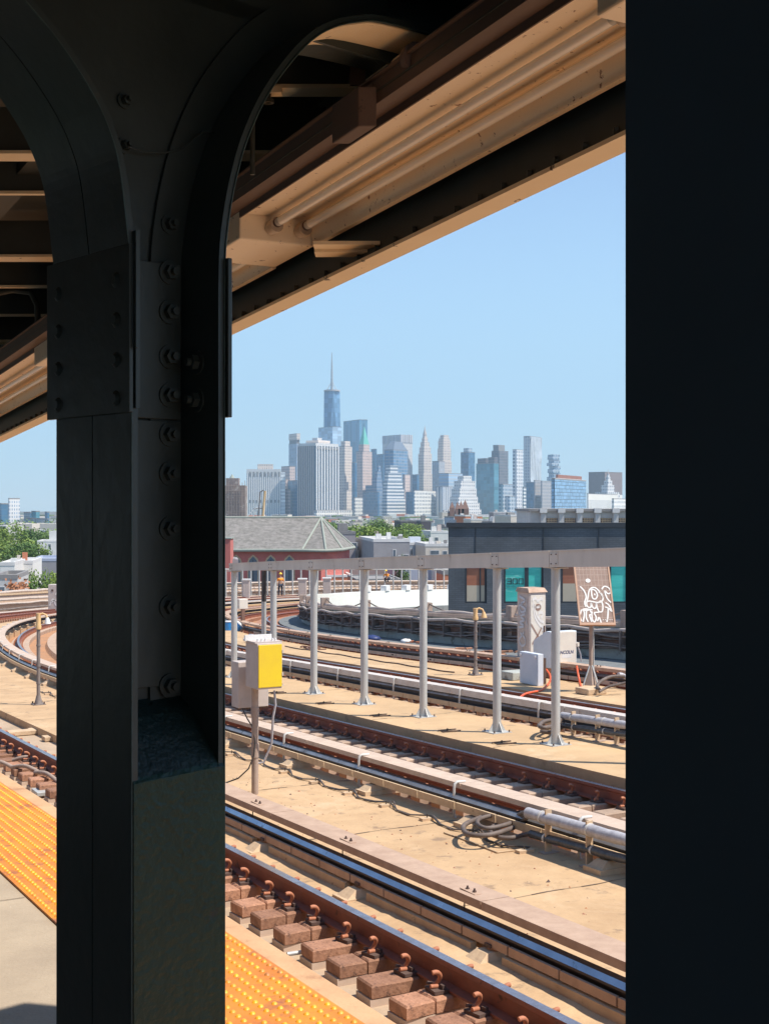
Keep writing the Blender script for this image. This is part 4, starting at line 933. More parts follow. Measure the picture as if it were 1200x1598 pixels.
# welding generator
gb = on(859, 1059, 2.8, s=23, l=15); D2_ = gb.y
ge = thing('generator', gb, 'pale beige machine with blue lettering and a sloping side, behind a grey post', 'generator')
gh = .90; gl = .66; gd = .62
mb = MB()
prof = [(0,.20),(gd,.20),(gd,.68),(gd*.93,.74),(gd*.25,.95),(0,.95)]
vs = [gb + U*u + Z*z for u, z in prof] + [gb + W*.0 + W*gl + U*u + Z*z for u, z in prof]; n = 6
mb.mesh(vs, [tuple(range(n)), tuple(range(2*n-1, n-1, -1))] + [(i, (i+1)%n, n+(i+1)%n, n+i) for i in range(n)], M['boxblue'])  # shaded side's blue is put into the housing colour, sunlight into the beige front
gbody = mb.build('housing', None, ge, bevel=.012, recalc=True)
mb = MB(); mb.obox(gb + W*.015 - U*.010 + Z*.215, W*(gl-.03), U*.010, Z*.72, M['boxbeige']); fp = mb.build('front_panel', None, ge, bevel=.006)
mb = MB(); mb.obox(gb + W*.28 - U*.012 + Z*.40, W*.25, U*.003, Z*.07, M['whitebits']); mb.build('white_label', None, fp)
def text(s, loc, X, Y, size, m, name, parent, extr=.001, shear=0, bold=0):
    cu = bpy.data.curves.new(name, 'FONT'); cu.body = s; cu.size = size; cu.extrude = extr; cu.shear = shear; cu.offset = bold
    o = bpy.data.objects.new(name, cu); C.objects.link(o)
    me = bpy.data.meshes.new_from_object(o.evaluated_get(bpy.context.evaluated_depsgraph_get())); C.objects.unlink(o); bpy.data.objects.remove(o)
    me.materials.clear(); me.materials.append(m); o = bpy.data.objects.new(name, me); C.objects.link(o)
    X = Vector(X).normalized(); Y = Vector(Y).normalized(); N = X.cross(Y)
    me.transform(Matrix((( X.x,Y.x,N.x,0),(X.y,Y.y,N.y,0),(X.z,Y.z,N.z,0),(0,0,0,1))))
    p = parent; off = Vector((0,0,0))
    while p is not None: off += Vector(p.location); p = p.parent
    o.parent = parent; o.location = Vector(loc) - off; return o
text('LINCOLN', gb + W*.155 - U*.0125 + Z*.485, W, Z, .095, M['ink_blue'], 'lettering', fp, shear=.25, bold=.002)
mb = MB(); mb.obox(gb + U*.04 + W*.03, W*(gl-.06), U*(gd-.08), Z*.20, M['tie']); mb.build('skid', None, ge)
for u_ in (.05, gl-.1): mb = MB(); mb.obox(gb + W*u_ - U*.03, W*.05, U*(gd+.06), Z*.05, M['clip_dark']); mb.build('foot', None, ge)
mb = MB(); mb.obox(gb + W*(gl+.005) + Z*.62 - U*.02, W*.05, U*.08, Z*.08, M['boxbeige']); mb.tube([gb+W*(gl+.03)+Z*.62, gb+W*(gl+.10)+Z*.45, gb+W*(gl+.12)+Z*.30], .014, 8, True, M['conduit_grey']); mb.build('cable_gland', None, ge)
# control box
kb = on(837, 1071, 2.8, s=22, l=14.6); kb = kb - U*.05
co = thing('control_box', kb, 'low blue-grey metal box with a dark open side, in front of the lettered generator', 'control box')
kw, kd, kh = .13, .62, .62
mb = MB(); o = kb; mb.obox(o, W*kw, U*kd, Z*kh, M['boxblue']); kcase = mb.build('case', None, co, bevel=.008)  # blue of the shaded side is put into the case colour
mb = MB(); mb.obox(o - W*.008 + U*.02 + Z*.02, W*.008, U*(kd-.04), Z*(kh-.04), M['boxblue']); kdr = mb.build('door', None, co)
for u_ in (.04, kd-.08): mb = MB(); mb.obox(o - W*.03 + U*u_ + Z*(kh-.09), W*.03, U*.05, Z*.05, M['whitebits']); mb.build('latch', None, kdr)
mb = MB(); mb.obox(o + W*kw + U*.05 + Z*.03, W*.10, U*(kd-.12), Z*(kh-.12), M['clip_dark']); mb.build('open_side', None, co)
mb = MB(); mb.tube([o + W*.28 + Z*.0 - U*.05, o + W*.33 + Z*.48 - U*.02], .012, 8, True, M['galv']); mb.build('rod', None, co)
# concrete plinths
def plinth(x, y, h, w_, d_, z_, label, m='pad'):
    p = on(x, y, h); mb = MB(); mb.obox(p, W*w_, U*d_, Z*z_, M[m]); return tag(mb.build('concrete_plinth', None, None, bevel=.015), label, 'plinth')
plinth(800, 1063, 2.8, .55, .45, .16, 'grey concrete slab under the left corner of the blue-grey control box', 'wallshade')
plinth(918, 1086, 2.8, .42, .4, .11, 'tan concrete block carrying the flared foot of the tilted board')
# orange hoses
def hose(pts, r, m, label, cat, name='hose'):
    q = []
    for i in range(len(pts)-1):
        p0, p1, p2, p3 = pts[max(i-1,0)], pts[i], pts[i+1], pts[min(i+2,len(pts)-1)]
        for t in (0,.25,.5,.75): q.append(.5*((2*p1)+(p2-p0)*t+(2*p0-5*p1+4*p2-p3)*t*t+(3*p1-p0-3*p2+p3)*t**3))
    q.append(pts[-1]); mb = MB(); mb.tube(q, r, 10, True, m); return tag(mb.build(name), label, cat)
hose([PX(852,1045,26.2), PX(858,1054,26), PX(858,1064,25.8), PX(851,1072,25.2), on(842,1078,2.78), on(820,1083,2.78), on(808,1092,2.78)], .02, M['orangehose'], 'orange hose curling from under the generator down to the walkway', 'hose')
hose([PX(900,1040,26.4), PX(902,1052,26.2), PX(905,1066,26), on(907,1072,2.78), on(914,1078,2.78)], .02, M['orangehose'], 'short orange hose hanging at the right end of the generator', 'hose')
hose([on(812,1112,3.0), PX(815,1106,21.5), PX(812,1102,21.5), on(806,1118,3.08)], .022, M['orangehose'], 'bit of orange hose sticking up among the ties behind the grey posts', 'hose')
hose([on(760+i*18, 1082+i*3.1+((i%2)*6-3), 2.785) for i in range(12)], .010, M['black'], 'thin black cable wandering along the edge of the signal walkway', 'cable', 'cable')
hose([on(690+i*24, 1094+i*4.0, 3.12) for i in range(3)], .012, M['black'], 'short black cable lying between ties behind the centre posts', 'cable', 'cable')
# tilted board on its post
sp_ = on(922, 1078, 2.8); ds = sp_.y
bo = thing('tilted_board', sp_, 'tilted brown solar board covered in white looping graffiti, raised on a flared post', 'solar board')
mb = MB(); b0 = sp_ + Z*.11; mb.tube([b0, b0 + Z*1.35], .035, 12, True, M['pole']); mb.tube([b0+W*.07, b0+W*.05+Z*1.30], .016, 8, True, M['galv']); mb.build('post', None, bo)
mb = MB(); mb.tube([b0, b0+Z*.34], .1, 6, True, M['pole'], False, radii=[.15,.045]);
for k in range(4):
    an = k*math.pi/2+.6; d = Vector((math.cos(an), math.sin(an), 0)); mb.tube([b0 + d*.19, b0 + Z*.36 + d*.03], .014, 6, True, M['galv'])
mb.build('flared_foot', None, bo)
q00, q10, q11, q01 = PX(904.5, 976, ds-.35), PX(960.5, 976, ds-.30), PX(947.5, 862, ds+.45), PX(892.5, 862, ds+.40)
BP = lambda u, v, e=0: (q00*(1-u)*(1-v) + q10*u*(1-v) + q11*u*v + q01*(1-u)*v) + BN*e
BN = ((q10-q00).cross(q01-q00)).normalized()
if BN.y > 0: BN = -BN
def bquad(mb, u0, u1, v0, v1, e0, e1, m):
    vs = [BP(u,v,e) for e in (e0,e1) for u,v in ((u0,v0),(u1,v0),(u1,v1),(u0,v1))]
    mb.mesh(vs, [(3,2,1,0),(4,5,6,7),(0,1,5,4),(1,2,6,5),(2,3,7,6),(3,0,4,7)], m)
mb = MB(); bquad(mb, .02,.98,.01,.99,-.02,.01,M['panel_back']); pn = mb.build('panel', None, bo)
mb = MB()
for u0,u1,v0,v1 in ((0,.045,0,1),(.955,1,0,1),(.045,.955,0,.03),(.045,.955,.97,1)): bquad(mb,u0,u1,v0,v1,-.03,.022,M['panel_frame'])
mb.build('frame', None, bo)
mb = MB()
for k in range(1,9): u = .045+.91*k/9; bquad(mb,u-.004,u+.004,.04,.96,.0102,.0125,M['panel_line'])
for k in range(1,13): v = .03+.94*k/13; bquad(mb,.05,.95,v-.002,v+.002,.0102,.0118,M['panel_line'])
mb.build('cell_lines', None, pn)
mb = MB(); gP = lambda u, v: BP(u, v, .0165); st = lambda pts, r=.016: stroke(mb, gP2, pts, r, M['graf'])
# stroke widths are in board fractions, so work in metres
bwid = (q10-q00).length; bhei = (q01-q00).length; gP2 = lambda u, v: BP(u/bwid, v/bhei, .0165)
sc_ = lambda L: [(u*bwid, v*bhei) for u, v in L]
for L in ([(.12,.52),(.22,.46),(.26,.38),(.2,.30),(.22,.24)],[(.22,.24),(.3,.36),(.36,.46),(.44,.5),(.55,.50),(.66,.44),(.74,.36)],
          [(.42,.42),(.44,.48),(.54,.46),(.58,.40),(.52,.35),(.44,.36),(.42,.42)],[(.49,.42),(.51,.41),(.50,.40)],
          [(.2,.29),(.32,.32),(.45,.31),(.6,.30),(.72,.34),(.7,.42),(.62,.44)],[(.24,.29),(.28,.24),(.36,.24),(.38,.30)],[(.38,.30),(.42,.23),(.50,.23),(.52,.30)],[(.52,.30),(.56,.19),(.66,.18),(.70,.26),(.66,.32),(.58,.30)],
          [(.72,.48),(.8,.52),(.92,.5),(.96,.44),(.88,.42),(.8,.46),(.84,.36),(.94,.30)],[(.78,.3),(.88,.26),(.93,.18),(.86,.22),(.76,.24)],[(.84,.22),(.8,.10),(.76,.04)],
          [(.04,.14),(.1,.2),(.16,.16),(.1,.04)],[(.14,.18),(.22,.2),(.2,.1),(.24,.04)],[(.24,.19),(.32,.2),(.36,.14),(.3,.13),(.34,.04)],[(.38,.18),(.36,.08),(.42,.04),(.48,.1),(.44,.16),(.58,.17)],[(.5,.05),(.56,.1),(.6,.03)],[(.02,.12),(.06,.05)],
          [(.06,.19),(.2,.215),(.4,.2)]): st(sc_(L), .013)
for u in (.66,.72,.78,.84,.9): st(sc_([(u,.07),(u+.02,.07)]), .010)
n = 14; e_ = [(.36+.07*math.cos(2*math.pi*k/n), .60+.028*math.sin(2*math.pi*k/n)) for k in range(n)]; i0 = len(mb.v)
mb.mesh([gP2(*p) for p in sc_(e_)], [tuple(range(n))], M['graf'])
mb.build('graffiti', None, pn)
# ---------------------------------------------------------------- taped conduits and hose loops
def trunk(pu0, pu1, pl0, pl1, base, h0, rU, rL, label, sup_x):
    s_, l_ = UNP(*base, h0); loc = SP(s_, l_, h0); r = thing('conduit_run', loc, label, 'conduit run')
    out = []
    for (a, b, rad, m) in ((pu0, pu1, rU, 'conduit_grey'), (pl0, pl1, rL, 'conduit_black')):
        sa, ha = RL(*a, l_); sb, hb_ = RL(*b, l_); e = (ha-hb_)/(sa-sb) if abs(sa-sb) > .01 else 0
        pts = []; rr = []; n = 40; rng = random.Random(3); s1 = sb - 3.5
        for i in range(n+1):
            s = sa + (s1-sa)*i/n; pts.append(SP(s, l_ + rng.uniform(-.002,.002), ha + e*(s-sa) + rng.uniform(-.003,.003))); rr.append(rad*rng.uniform(.95,1.06))
        mb = MB(); mb.tube(pts, rad, 16, True, M[m], radii=rr); p = mb.build('conduit', None, r)
        for i in range(2, n, 6):
            mb = MB(); mb.tube([pts[i]-U*.012, pts[i]+U*.012], rad*1.12, 16, True, M['strap']); mb.build('band', None, p)
        out.append((sa, ha, sb, hb_, e))
    (sa, ha, sb, hb_, e) = out[0]
    for x in sup_x:
        best = min([sa + (sb-2-sa)*i/200 for i in range(201)], key=lambda s: abs(topix(SP(s, l_, h0))[0]-x))
        mb = MB(); c = SP(best, l_, h0); hh_ = (h0 - (ha + e*(best-sa))) + rU + .03
        mb.obox(c - W*.035 + U*(rU*.0), W*.07, U*.02, Z*hh_, M['pad']); mb.obox(c - W*.09 - U*.05, W*.18, U*.1, Z*.012, M['pole']); mb.build('support', None, r)
    return SP(sa, l_, ha), SP(out[1][0], l_, out[1][1]), l_
eu, el, lt = trunk((824,1269),(973,1311),(829,1302),(973,1341),(888,1342),3.0,.056,.040,'grey and black taped conduits on short stands over the sandy walkway at the right edge', (857, 921))
c2p = lambda L, h: [on(640+x/3.53, 1080+y/3.53, h) for x, y in L]
def loop(L, h, r, m, label, ends=(None, None), name='hose_loop', org=None, scl=3.53):
    pts = [on((org or (640,1080))[0]+x/scl, (org or (640,1080))[1]+y/scl, h, s=11 if not org else 16, l=7 if not org else 11) for x, y in L]
    if ends[0] is not None: pts = [ends[0]] + pts
    if ends[1] is not None: pts = pts + [ends[1]]
    return hose(pts, r, m, label, 'hose', name)
loop([(560,668),(450,676),(340,712),(292,745),(320,785),(430,790),(540,760),(600,730)], 2.86, .025, M['hose'], 'outermost dusty black hose loop lying left of the taped conduits on the sandy walkway', (eu, eu-Z*.03))
loop([(560,690),(470,680),(385,700),(372,728),(420,752),(520,735),(590,705)], 2.82, .022, M['hose'], 'middle dusty hose loop inside the widest loop left of the taped conduits', (eu+Z*.02, eu))
loop([(610,700),(540,715),(470,735),(440,765),(480,800),(560,805),(620,790)], 2.90, .022, M['hose'], 'lowest hose loop, running into the black taped conduit on the sandy walkway', (eu-Z*.02, el))
hose([on(693,1300,2.99), on(730,1313,2.99), on(776,1331,2.99)], .008, M['cream'], 'thin pale stick lying on the sand below the hose loops', 'stick', 'stick')
hose([on(776,1331,2.99), on(800,1328,2.99), on(838,1325,2.99)], .006, M['cream'], 'thin pale wire running from the stick towards the conduit stands', 'wire', 'wire')
eu2, el2, lt2 = trunk((878,1117),(972,1131.5),(880,1133),(966,1145),(895,1150),2.8,.055,.042,'grey and black taped conduits on stands just behind the rightmost grey post', (895, 933, 963))
loop([(800,1000),(740,1010),(712,1035),(740,1045),(800,1030)], 2.62, .03, M['hose'], 'dusty hose loop bulging left from behind the rightmost grey post', (eu2, eu2-Z*.03), org=(640,840))
loop([(800,1035),(750,1050),(725,1065),(770,1070),(810,1060)], 2.72, .03, M['hose'], 'lower hose loop left of the rightmost grey post', (el2+Z*.02, el2), org=(640,840))
hose([PX(975,1056,24.6), PX(955,1056,24.6), PX(940,1062,24.4), PX(932,1070,24.2), PX(935,1076,24)], .03, M['hose'], 'thick dark hose bending down beside the flared foot of the tilted board', 'hose')
hose([PX(980,1065,24), PX(958,1070,24), PX(945,1074,24), PX(935,1080,23.8)], .025, M['hose'], 'second dark hose lying behind the block of the tilted board', 'hose')
hose([on(1000,1075,2.75), PX(975,1056,25), PX(965,1053,25)], .045, M['conduit_grey'], 'end of a grey conduit at the right edge beyond the tilted board', 'conduit', 'conduit')
# small cable pinned along the edge of the sandy walkway
cl = thing('pinned_cable', SP(14, 7.0, 3), 'thin dark cable zigzagging along the far edge of the sandy walkway on concrete pads', 'cable')
pts = []; rng = random.Random(9); CLl = lambda s: 7.28 - .015*(s-13)
for i in range(60):
    s = 10.6 + i*.30; pts.append(SP(s, CLl(s) + (.05 if i % 3 == 0 else -.03) + rng.uniform(-.01,.01), 2.955 if i % 3 == 0 else 2.985))
mb = MB(); mb.tube(pts, .009, 6, True, M['black']); mb.build('wire', None, cl)
mb = MB(); mb.tube([p + W*rng.uniform(-.03,.05) for p in pts], .008, 6, True, M['hose']); mb.build('wire', None, cl)
for i in range(0, 60, 3):
    mb = MB(); p = SP(10.6+i*.3, CLl(10.6+i*.3), 3.0); mb.obox(p - W*.08 - U*.04, W*.17, U*.08, Z*.03, M['pad']); mb.tube([p+Z*.02, p+Z*.07], .008, 6, True, M['black']); mb.build('cable_pad', None, cl)
# rod and bits in the nearest trackbed
hose([on(448,1490,3.06), on(490,1484,3.06), on(492,1483.6,3.06)], .016, M['galv'], 'pale bare end of a steel rod lying across the ties by the platform edge', 'rod', 'steel_rod')
hose([on(491,1484,3.055), on(545,1476,3.05)], .018, M['clip'], 'rusty rod end lying across the ties under the nearest rail', 'rod', 'steel_rod')
rng = random.Random(17)
mb = MB()
for k in range(1100):
    s = rng.uniform(4.5, 20); l = rng.choice([rng.uniform(3.6,5.5), rng.uniform(5.6,7.1), rng.uniform(7.2,9.9)]); h = 3.0 if 5.6 < l < 7.15 else 3.15
    if 4.93 < l < 5.3: h = 3.09
    r = rng.uniform(.004,.016) * (1.0 if rng.random() < .9 else 2); c = SP(s, l, h)
    vs = [c + Vector((rng.uniform(.6,1.2)*r*math.cos(a), rng.uniform(.6,1.2)*r*math.sin(a), 0)) for a in (0,1.3,2.5,3.8,5)] + [c + Vector((rng.uniform(-.3,.3)*r, rng.uniform(-.3,.3)*r, r*.8))]
    mb.mesh(vs, [(i,(i+1)%5,5) for i in range(5)], rng.choice([M['pad'], M['tie'], M['bed'], M['clip_dark']]))
tag(mb.build('grit'), kind='stuff')
# left end: switch rods, slabs and box beyond the tactile strip
def slab(x, y, h, w_, d_, z_, m, label, cat, name, **k):
    p = on(x, y, h, **k); mb = MB(); mb.obox(p, W*w_, U*d_, Z*z_, M[m]); return tag(mb.build(name, None, None, bevel=.006), label, cat)
slab(58, 1244, 3.1, .28, .30, .05, 'galv', 'low grey steel box in the trackbed beyond the yellow strip, beside the big column', 'steel box', 'steel_box', s=11, l=3)
for i, (a, b) in enumerate((((-20,1192),(20,1198)),((18,1198),(60,1205)),((55,1206),(92,1222)),((20,1187),(60,1188)),((58,1189),(92,1204)))):
    p0 = on(*a, 2.98, s=12, l=3); p1 = on(*b, 2.98, s=12, l=3)
    hose([p0, (p0+p1)/2 + Z*.05, p1], .028, M['pole'], ['long dusty rod at the left edge among the ties','dusty rod curving over the ties, middle of the left-edge rods','dark bent rod running behind the big column at the left','short upper rod beyond the yellow strip','upper bent rod touching the big column'][i], 'switch rod', 'switch_rod')
for i, (x, y, w_) in enumerate(((8,1118,.5),(34,1112,.6),(58,1128,.7),(14,1150,.55),(48,1146,.5),(70,1158,.6))):
    slab(x, y, 3.12, w_, .22, .07, 'pad', ['farthest left flat pale slab beside the rail, left of the lamp mast','pale slab at the foot of the left lamp mast','pale slab right below the left lamp mast','pale slab nearest the left edge of the view by the rail','pale slab in the middle between rail and sand at left','pale slab nearest the big column at left'][i], 'slab', 'concrete_slab', s=20, l=5)
# buckets and small boxes at the far walkway left of the posts
def bucket(x, y, h, r, label, lean=0):
    p = on(x, y, h, s=38, l=15); mb = MB(); ax = (Z + Vector((lean,0,0))).normalized(); mb.tube([p, p+ax*r*1.9], r, 18, True, M['bluebucket'], radii=[r*.85,r]); o = thing('bucket', p, label, 'bucket'); mb.build('pail', None, o)
    mb = MB(); mb.tube([p+ax*r*1.85, p+ax*r*2.0], r*1.07, 18, True, M['whitebits']); mb.build('rim', None, o)
bucket(356, 984, 2.8, .17, 'light blue bucket standing upright just right of the big column')
bucket(366, 985, 2.8, .17, 'darker blue bucket tipped over next to the upright one', .9)
pc = on(380, 982, 2.8, s=38, l=14); so_ = thing('relay_box', pc, 'white box on a rusty brown post, seen behind the first grey post', 'relay box')
mb = MB(); mb.obox(pc - W*.06, W*.12, U*.12, Z*.75, M['wallrust']); mb.build('post', None, so_)
mb = MB(); mb.obox(pc - W*.16 + Z*.75, W*.34, U*.3, Z*.36, M['boxbeige']); mb.build('case', None, so_, bevel=.01)
vb = on(392, 1003, 2.8, s=30, l=13); mb = MB(); mb.tube([vb, vb+Z*.25], .08, 12, True, M['conduit_grey']); mb.tube([vb-W*.25+Z*.1, vb-W*.05+Z*.12], .05, 10, True, M['whitebits']); mb.tube([vb+W*.05+Z*.08, vb+W*.35+Z*.03], .05, 10, True, M['whitebits']); mb.obox(vb-W*.1-U*.1, W*.5, U*.2, Z*.06, M['whitebits'])
tag(mb.build('pipe_stub'), 'grey pipe stub with white fittings behind the top of the yellow-fronted box', 'pipe stub')
rk = MB(); rng = random.Random(2)
for k in range(16):
    p = on(482 + rng.uniform(-12,16), 1013+rng.uniform(-2,2), 2.8, s=30, l=14); an = rng.uniform(0,3); rk.obox(p, Vector((math.cos(an),math.sin(an),0))*.22, Vector((-math.sin(an),math.cos(an),0))*.05, Z*rng.uniform(.03,.07), M['wallrust'])
tag(rk.build('scrap_heap'), 'small heap of rusty track scraps on the signal walkway left of the centre posts', 'scrap heap')
hose([on(445+i*22, 1008.5+i*3.4+(i%2), 2.785, s=28, l=14.5) for i in range(13)], .014, M['clip_dark'], 'dark cable lying along the signal walkway behind the grey posts', 'cable', 'cable')
# ---------------------------------------------------------------- workers on the far side of the bend
def person(p, hgt, label, crouch=False, facing=0):
    """one skinned figure with vest, trousers, helmet"""
    k = hgt/1.75; root = thing('person', p, label, 'person', None); Q = lambda x, y, z: Vector((x*k, y*k, z*k))
    if not crouch:
        V = [(0,0,.95),(0,0,1.15),(0,0,1.40),(0,0,1.50),(0,-.01,1.60),(0,-.02,1.70), (.10,0,.90),(.12,-.03,.50),(.12,.02,.08),(.12,-.12,.03),(-.10,0,.90),(-.13,.03,.50),(-.14,.06,.08),(-.14,-.08,.03),
             (.19,0,1.40),(.25,-.02,1.14),(.22,-.16,.95),(.21,-.22,.88),(-.19,0,1.40),(-.25,.0,1.14),(-.24,-.10,.92),(-.23,-.14,.85)]
    else:
        V = [(0,.1,.42),(0,.02,.62),(0,-.12,.85),(0,-.18,.94),(0,-.22,1.02),(0,-.25,1.12),(.11,.1,.40),(.16,-.28,.48),(.14,-.08,.07),(.14,-.22,.03),(-.11,.1,.40),(-.16,-.24,.46),(-.14,-.04,.07),(-.14,-.2,.03),
             (.19,-.12,.84),(.24,-.3,.62),(.18,-.42,.42),(.16,-.46,.36),(-.19,-.12,.84),(-.24,-.3,.62),(-.18,-.42,.40),(-.16,-.46,.34)]
    Ed = [(0,1),(1,2),(2,3),(3,4),(4,5),(0,6),(6,7),(7,8),(8,9),(0,10),(10,11),(11,12),(12,13),(2,14),(14,15),(15,16),(16,17),(2,18),(18,19),(19,20),(20,21)]
    Rr = [.15,.145,.16,.06,.085,.09,.10,.07,.045,.04,.10,.07,.045,.04,.07,.048,.035,.03,.07,.048,.035,.03]
    def skin(name, idx, m, grow=0, par=None):
        mp = {v: i for i, v in enumerate(idx)}; me = bpy.data.meshes.new(name)
        me.from_pydata([tuple(Q(*V[i])) for i in idx], [(mp[a], mp[b]) for a, b in Ed if a in mp and b in mp], [])
        o = bpy.data.objects.new(name, me); C.objects.link(o); o.modifiers.new('skin', 'SKIN'); me.skin_vertices
        for i, v in enumerate(idx): me.skin_vertices[0].data[i].radius = ((Rr[v]+grow)*k, (Rr[v]+grow)*k*.85)
        me.skin_vertices[0].data[0].use_root = True
        o.modifiers.new('sub', 'SUBSURF').levels = 1; o.modifiers['sub'].render_levels = 1
        dg = bpy.context.evaluated_depsgraph_get(); dg.update(); me2 = bpy.data.meshes.new_from_object(o.evaluated_get(dg)); bpy.data.objects.remove(o)
        me2.materials.clear(); me2.materials.append(m); o = bpy.data.objects.new(name, me2); C.objects.link(o); o.parent = root; o.rotation_euler.z = facing
        for pl in me2.polygons: pl.use_smooth = True
        return o
    skin('body', list(range(22)), M['skin']); skin('trousers', [0,6,7,8,10,11,12], M['trousers'], .018); skin('vest', [1,2,14,15,18,19], M['vest'], .022)
    hv = V[5]; mb = MB(); c = p + Matrix.Rotation(facing, 3, 'Z') @ Q(hv[0], hv[1], hv[2]+.03)
    mb.tube([c, c+Z*.05*k, c+Z*.10*k, c+Z*.13*k], .1, 14, True, M['hardhat'], radii=[.125*k,.12*k,.085*k,.03*k]); mb.tube([c-Z*.005, c+Z*.012], .145*k, 14, True, M['hardhat']); mb.build('helmet', None, root)
    return root
def far(x, l, h):
    best = min([90+i*.25 for i in range(560)], key=lambda s: abs(topix(SP(s, l, h))[0]-x) + (1000 if SP(s,l,h).y < 0 else 0)); return SP(best, l, h), best
p, s = far(438, 2.4, 2.95); person(p, 1.95, 'person in orange vest and dark trousers standing on the far track', facing=.4)
p, s = far(604, 2.2, 1.9); person(p, 1.75, 'person in orange crouching on the far track behind the white wall', crouch=True, facing=-.6)
for x, l, w_, hgt, lab in ((466, 3.4, .7, 1.9, 'grey equipment cabinet on the far track just right of the standing worker'), (379, 3.0, .55, 1.9, 'grey cabinet at the far bend above the white relay box'), (505, 2.2, .7, 1.9, 'blue-grey cabinet on the far track left of the crouching worker'), (84, 2.0, 0, 0, None)):
    if lab is None: continue
    p, s = far(x, l, 3.0); mb = MB(); mb.obox(p, Vector((w_,0,0)), Vector((0,w_,0)), Z*hgt*.8, M['boxgrey']); o = thing('track_cabinet', p, lab, 'cabinet'); mb.build('case', None, o, bevel=.03)
    mb = MB(); mb.obox(p + Vector((-.05,-.05,hgt*.8)), Vector((w_+.1,0,0)), Vector((0,w_+.1,0)), Z*.1, M['whitebits']); mb.build('lid', None, o)
# graffitied cabinet left of the column
p = on(75, 953, 2.9, s=58, l=3); mb = MB(); mb.obox(p, Vector((.9,0,0)), Vector((0,.7,0)), Z*1.55, M['boxgrey']); o = thing('track_cabinet', p, 'grey cabinet with scribbled graffiti at the outside of the bend, partly behind the big column', 'cabinet'); cbd = mb.build('case', None, o, bevel=.02)
mb = MB(); q = lambda u, v: p + Vector((u, -.012, v))
for L in ([(.1,.3),(.3,.7),(.5,.3),(.7,.8)],[(.2,.5),(.5,.62),(.8,.4)],[(.45,.95),(.55,1.1),(.68,.95),(.5,.9)]): stroke(mb, q, L, .04, M['graf'])
for x0 in (.2,.6): mb.obox(p+Vector((x0,-.02,1.15)), Vector((.12,0,0)), Vector((0,.02,0)), Z*.12, M['clip_dark'])
mb.build('graffiti', None, cbd)
# ================================================================ the city
def col(x, y, d): return PX(x, y, d)
def tower(name, label, xl, xc, xr, yt, d, m, roof=None, zb=0.0, cat='skyscraper', side=None, group=None, slab=1.5, dep=None):
    """box whose near corner stands at image column xc; xl..xc is its shaded left face, xc..xr its sunlit right face"""
    hgt = (HZ-yt)/F*d + ZC
    wl, wr = (xc-xl)/F*d, (xr-xc)/F*d
    if xc <= xl + .1:      # seen square on
        be = R(6); c = Vector((PX(xl, 0, d).x, d, 0)); A = Vector((math.cos(be), math.sin(be), 0)); B = Vector((-math.sin(be), math.cos(be), 0)); la, lb = wr, dep or min(wr, 60)
        fp = [c, c + A*la, c + A*la + B*lb, c + B*lb]
    else:
        rat = wl/max(wr, .1); be = math.atan(rat)
        be = min(max(be, R(22)), R(62))   # right face direction
        # right face runs along A (towards right-back), left face along B (towards left-back)
        A = Vector((math.sin(be + 0), math.cos(be), 0)); B = Vector((-math.cos(be), math.sin(be), 0))
        px = (xc-600)/F; pr = (xr-600)/F; pl = (xl-600)/F; X0 = px*d
        la = (pr*d - X0)/max(.05, (A.x - pr*A.y)); lb = (pl*d - X0)/min(-.05, (B.x - pl*B.y))
        c = Vector((X0, d, 0)); fp = [c, c+A*la, c+A*la+B*lb, c+B*lb]
    root = thing(name, Vector((c.x, c.y, zb)), label, cat, group)
    mb = MB(); mb.prism([(p.x, p.y) for p in fp], zb, hgt, m=m)
    mb.f and None
    mb.build('walls', None, root)
    cen = (fp[0]+fp[2])/2
    if slab:
        mb = MB(); mb.prism([((p-cen)*1.01+cen).to_2d()[:] for p in fp], hgt, hgt+slab, m=roof or M['tar']); mb.build('roof', None, root)
    return root, fp, hgt, A, B, la, lb
def addbox(root, fp, z0, z1, u0, u1, v0, v1, m, name):
    """box above a footprint, in fractions along its right (u) and left (v) faces"""
    q = lambda u, v: fp[0] + (fp[1]-fp[0])*u + (fp[3]-fp[0])*v
    mb = MB(); mb.prism([(p.x, p.y) for p in (q(u0,v0), q(u1,v0), q(u1,v1), q(u0,v1))], z0, z1, m=m); return mb.build(name, None, root)
def zy(y, d): return (HZ-y)/F*d + ZC
G = gridmat
whitefin = mat('white_fin_stone', (.92,.89,.85), (.84,.81,.78), .05, .7)
fb = 'skyscraper'
blueglass = G('glass_blue', (.10,.20,.30), (.06,.15,.25), 9, 7.5, 8, 6.6, .3, grough=.12)
tealglass = G('glass_teal', (.10,.26,.32), (.08,.22,.28), 14, 12.5, 8, 7.2, .3, grough=.15)
beige = G('stone_beige', (.86,.74,.64), (.26,.24,.24), 5.5, 2.2, 8, 4.2, .8)
pink = G('stone_pink', (.80,.62,.54), (.24,.22,.22), 6, 2.4, 8, 4.4, .8)
pale = G('stone_pale', (.90,.87,.83), (.22,.24,.27), 6.5, 3.2, 8, 4, .7)
finm = G('fins_white', (.90,.87,.84), (.16,.20,.26), 9.2, 6.0, 400, 396, .6)
bandm = G('bands_white', (.92,.90,.86), (.15,.20,.26), 400, 398, 8.6, 4.4, .6)
darkm = G('curtain_dark', (.20,.19,.20), (.10,.11,.13), 5, 3.6, 8, 5, .5)
greym = G('stone_grey', (.46,.44,.44), (.18,.19,.22), 5.5, 2.8, 8, 4.2, .7)
silver = G('steel_silver', (.74,.74,.74), (.22,.24,.28), 8, 3.6, 9, 5, .4)
mixm = G('glass_mix', (.60,.66,.72), (.12,.20,.28), 10, 6, 9, 5, .4)
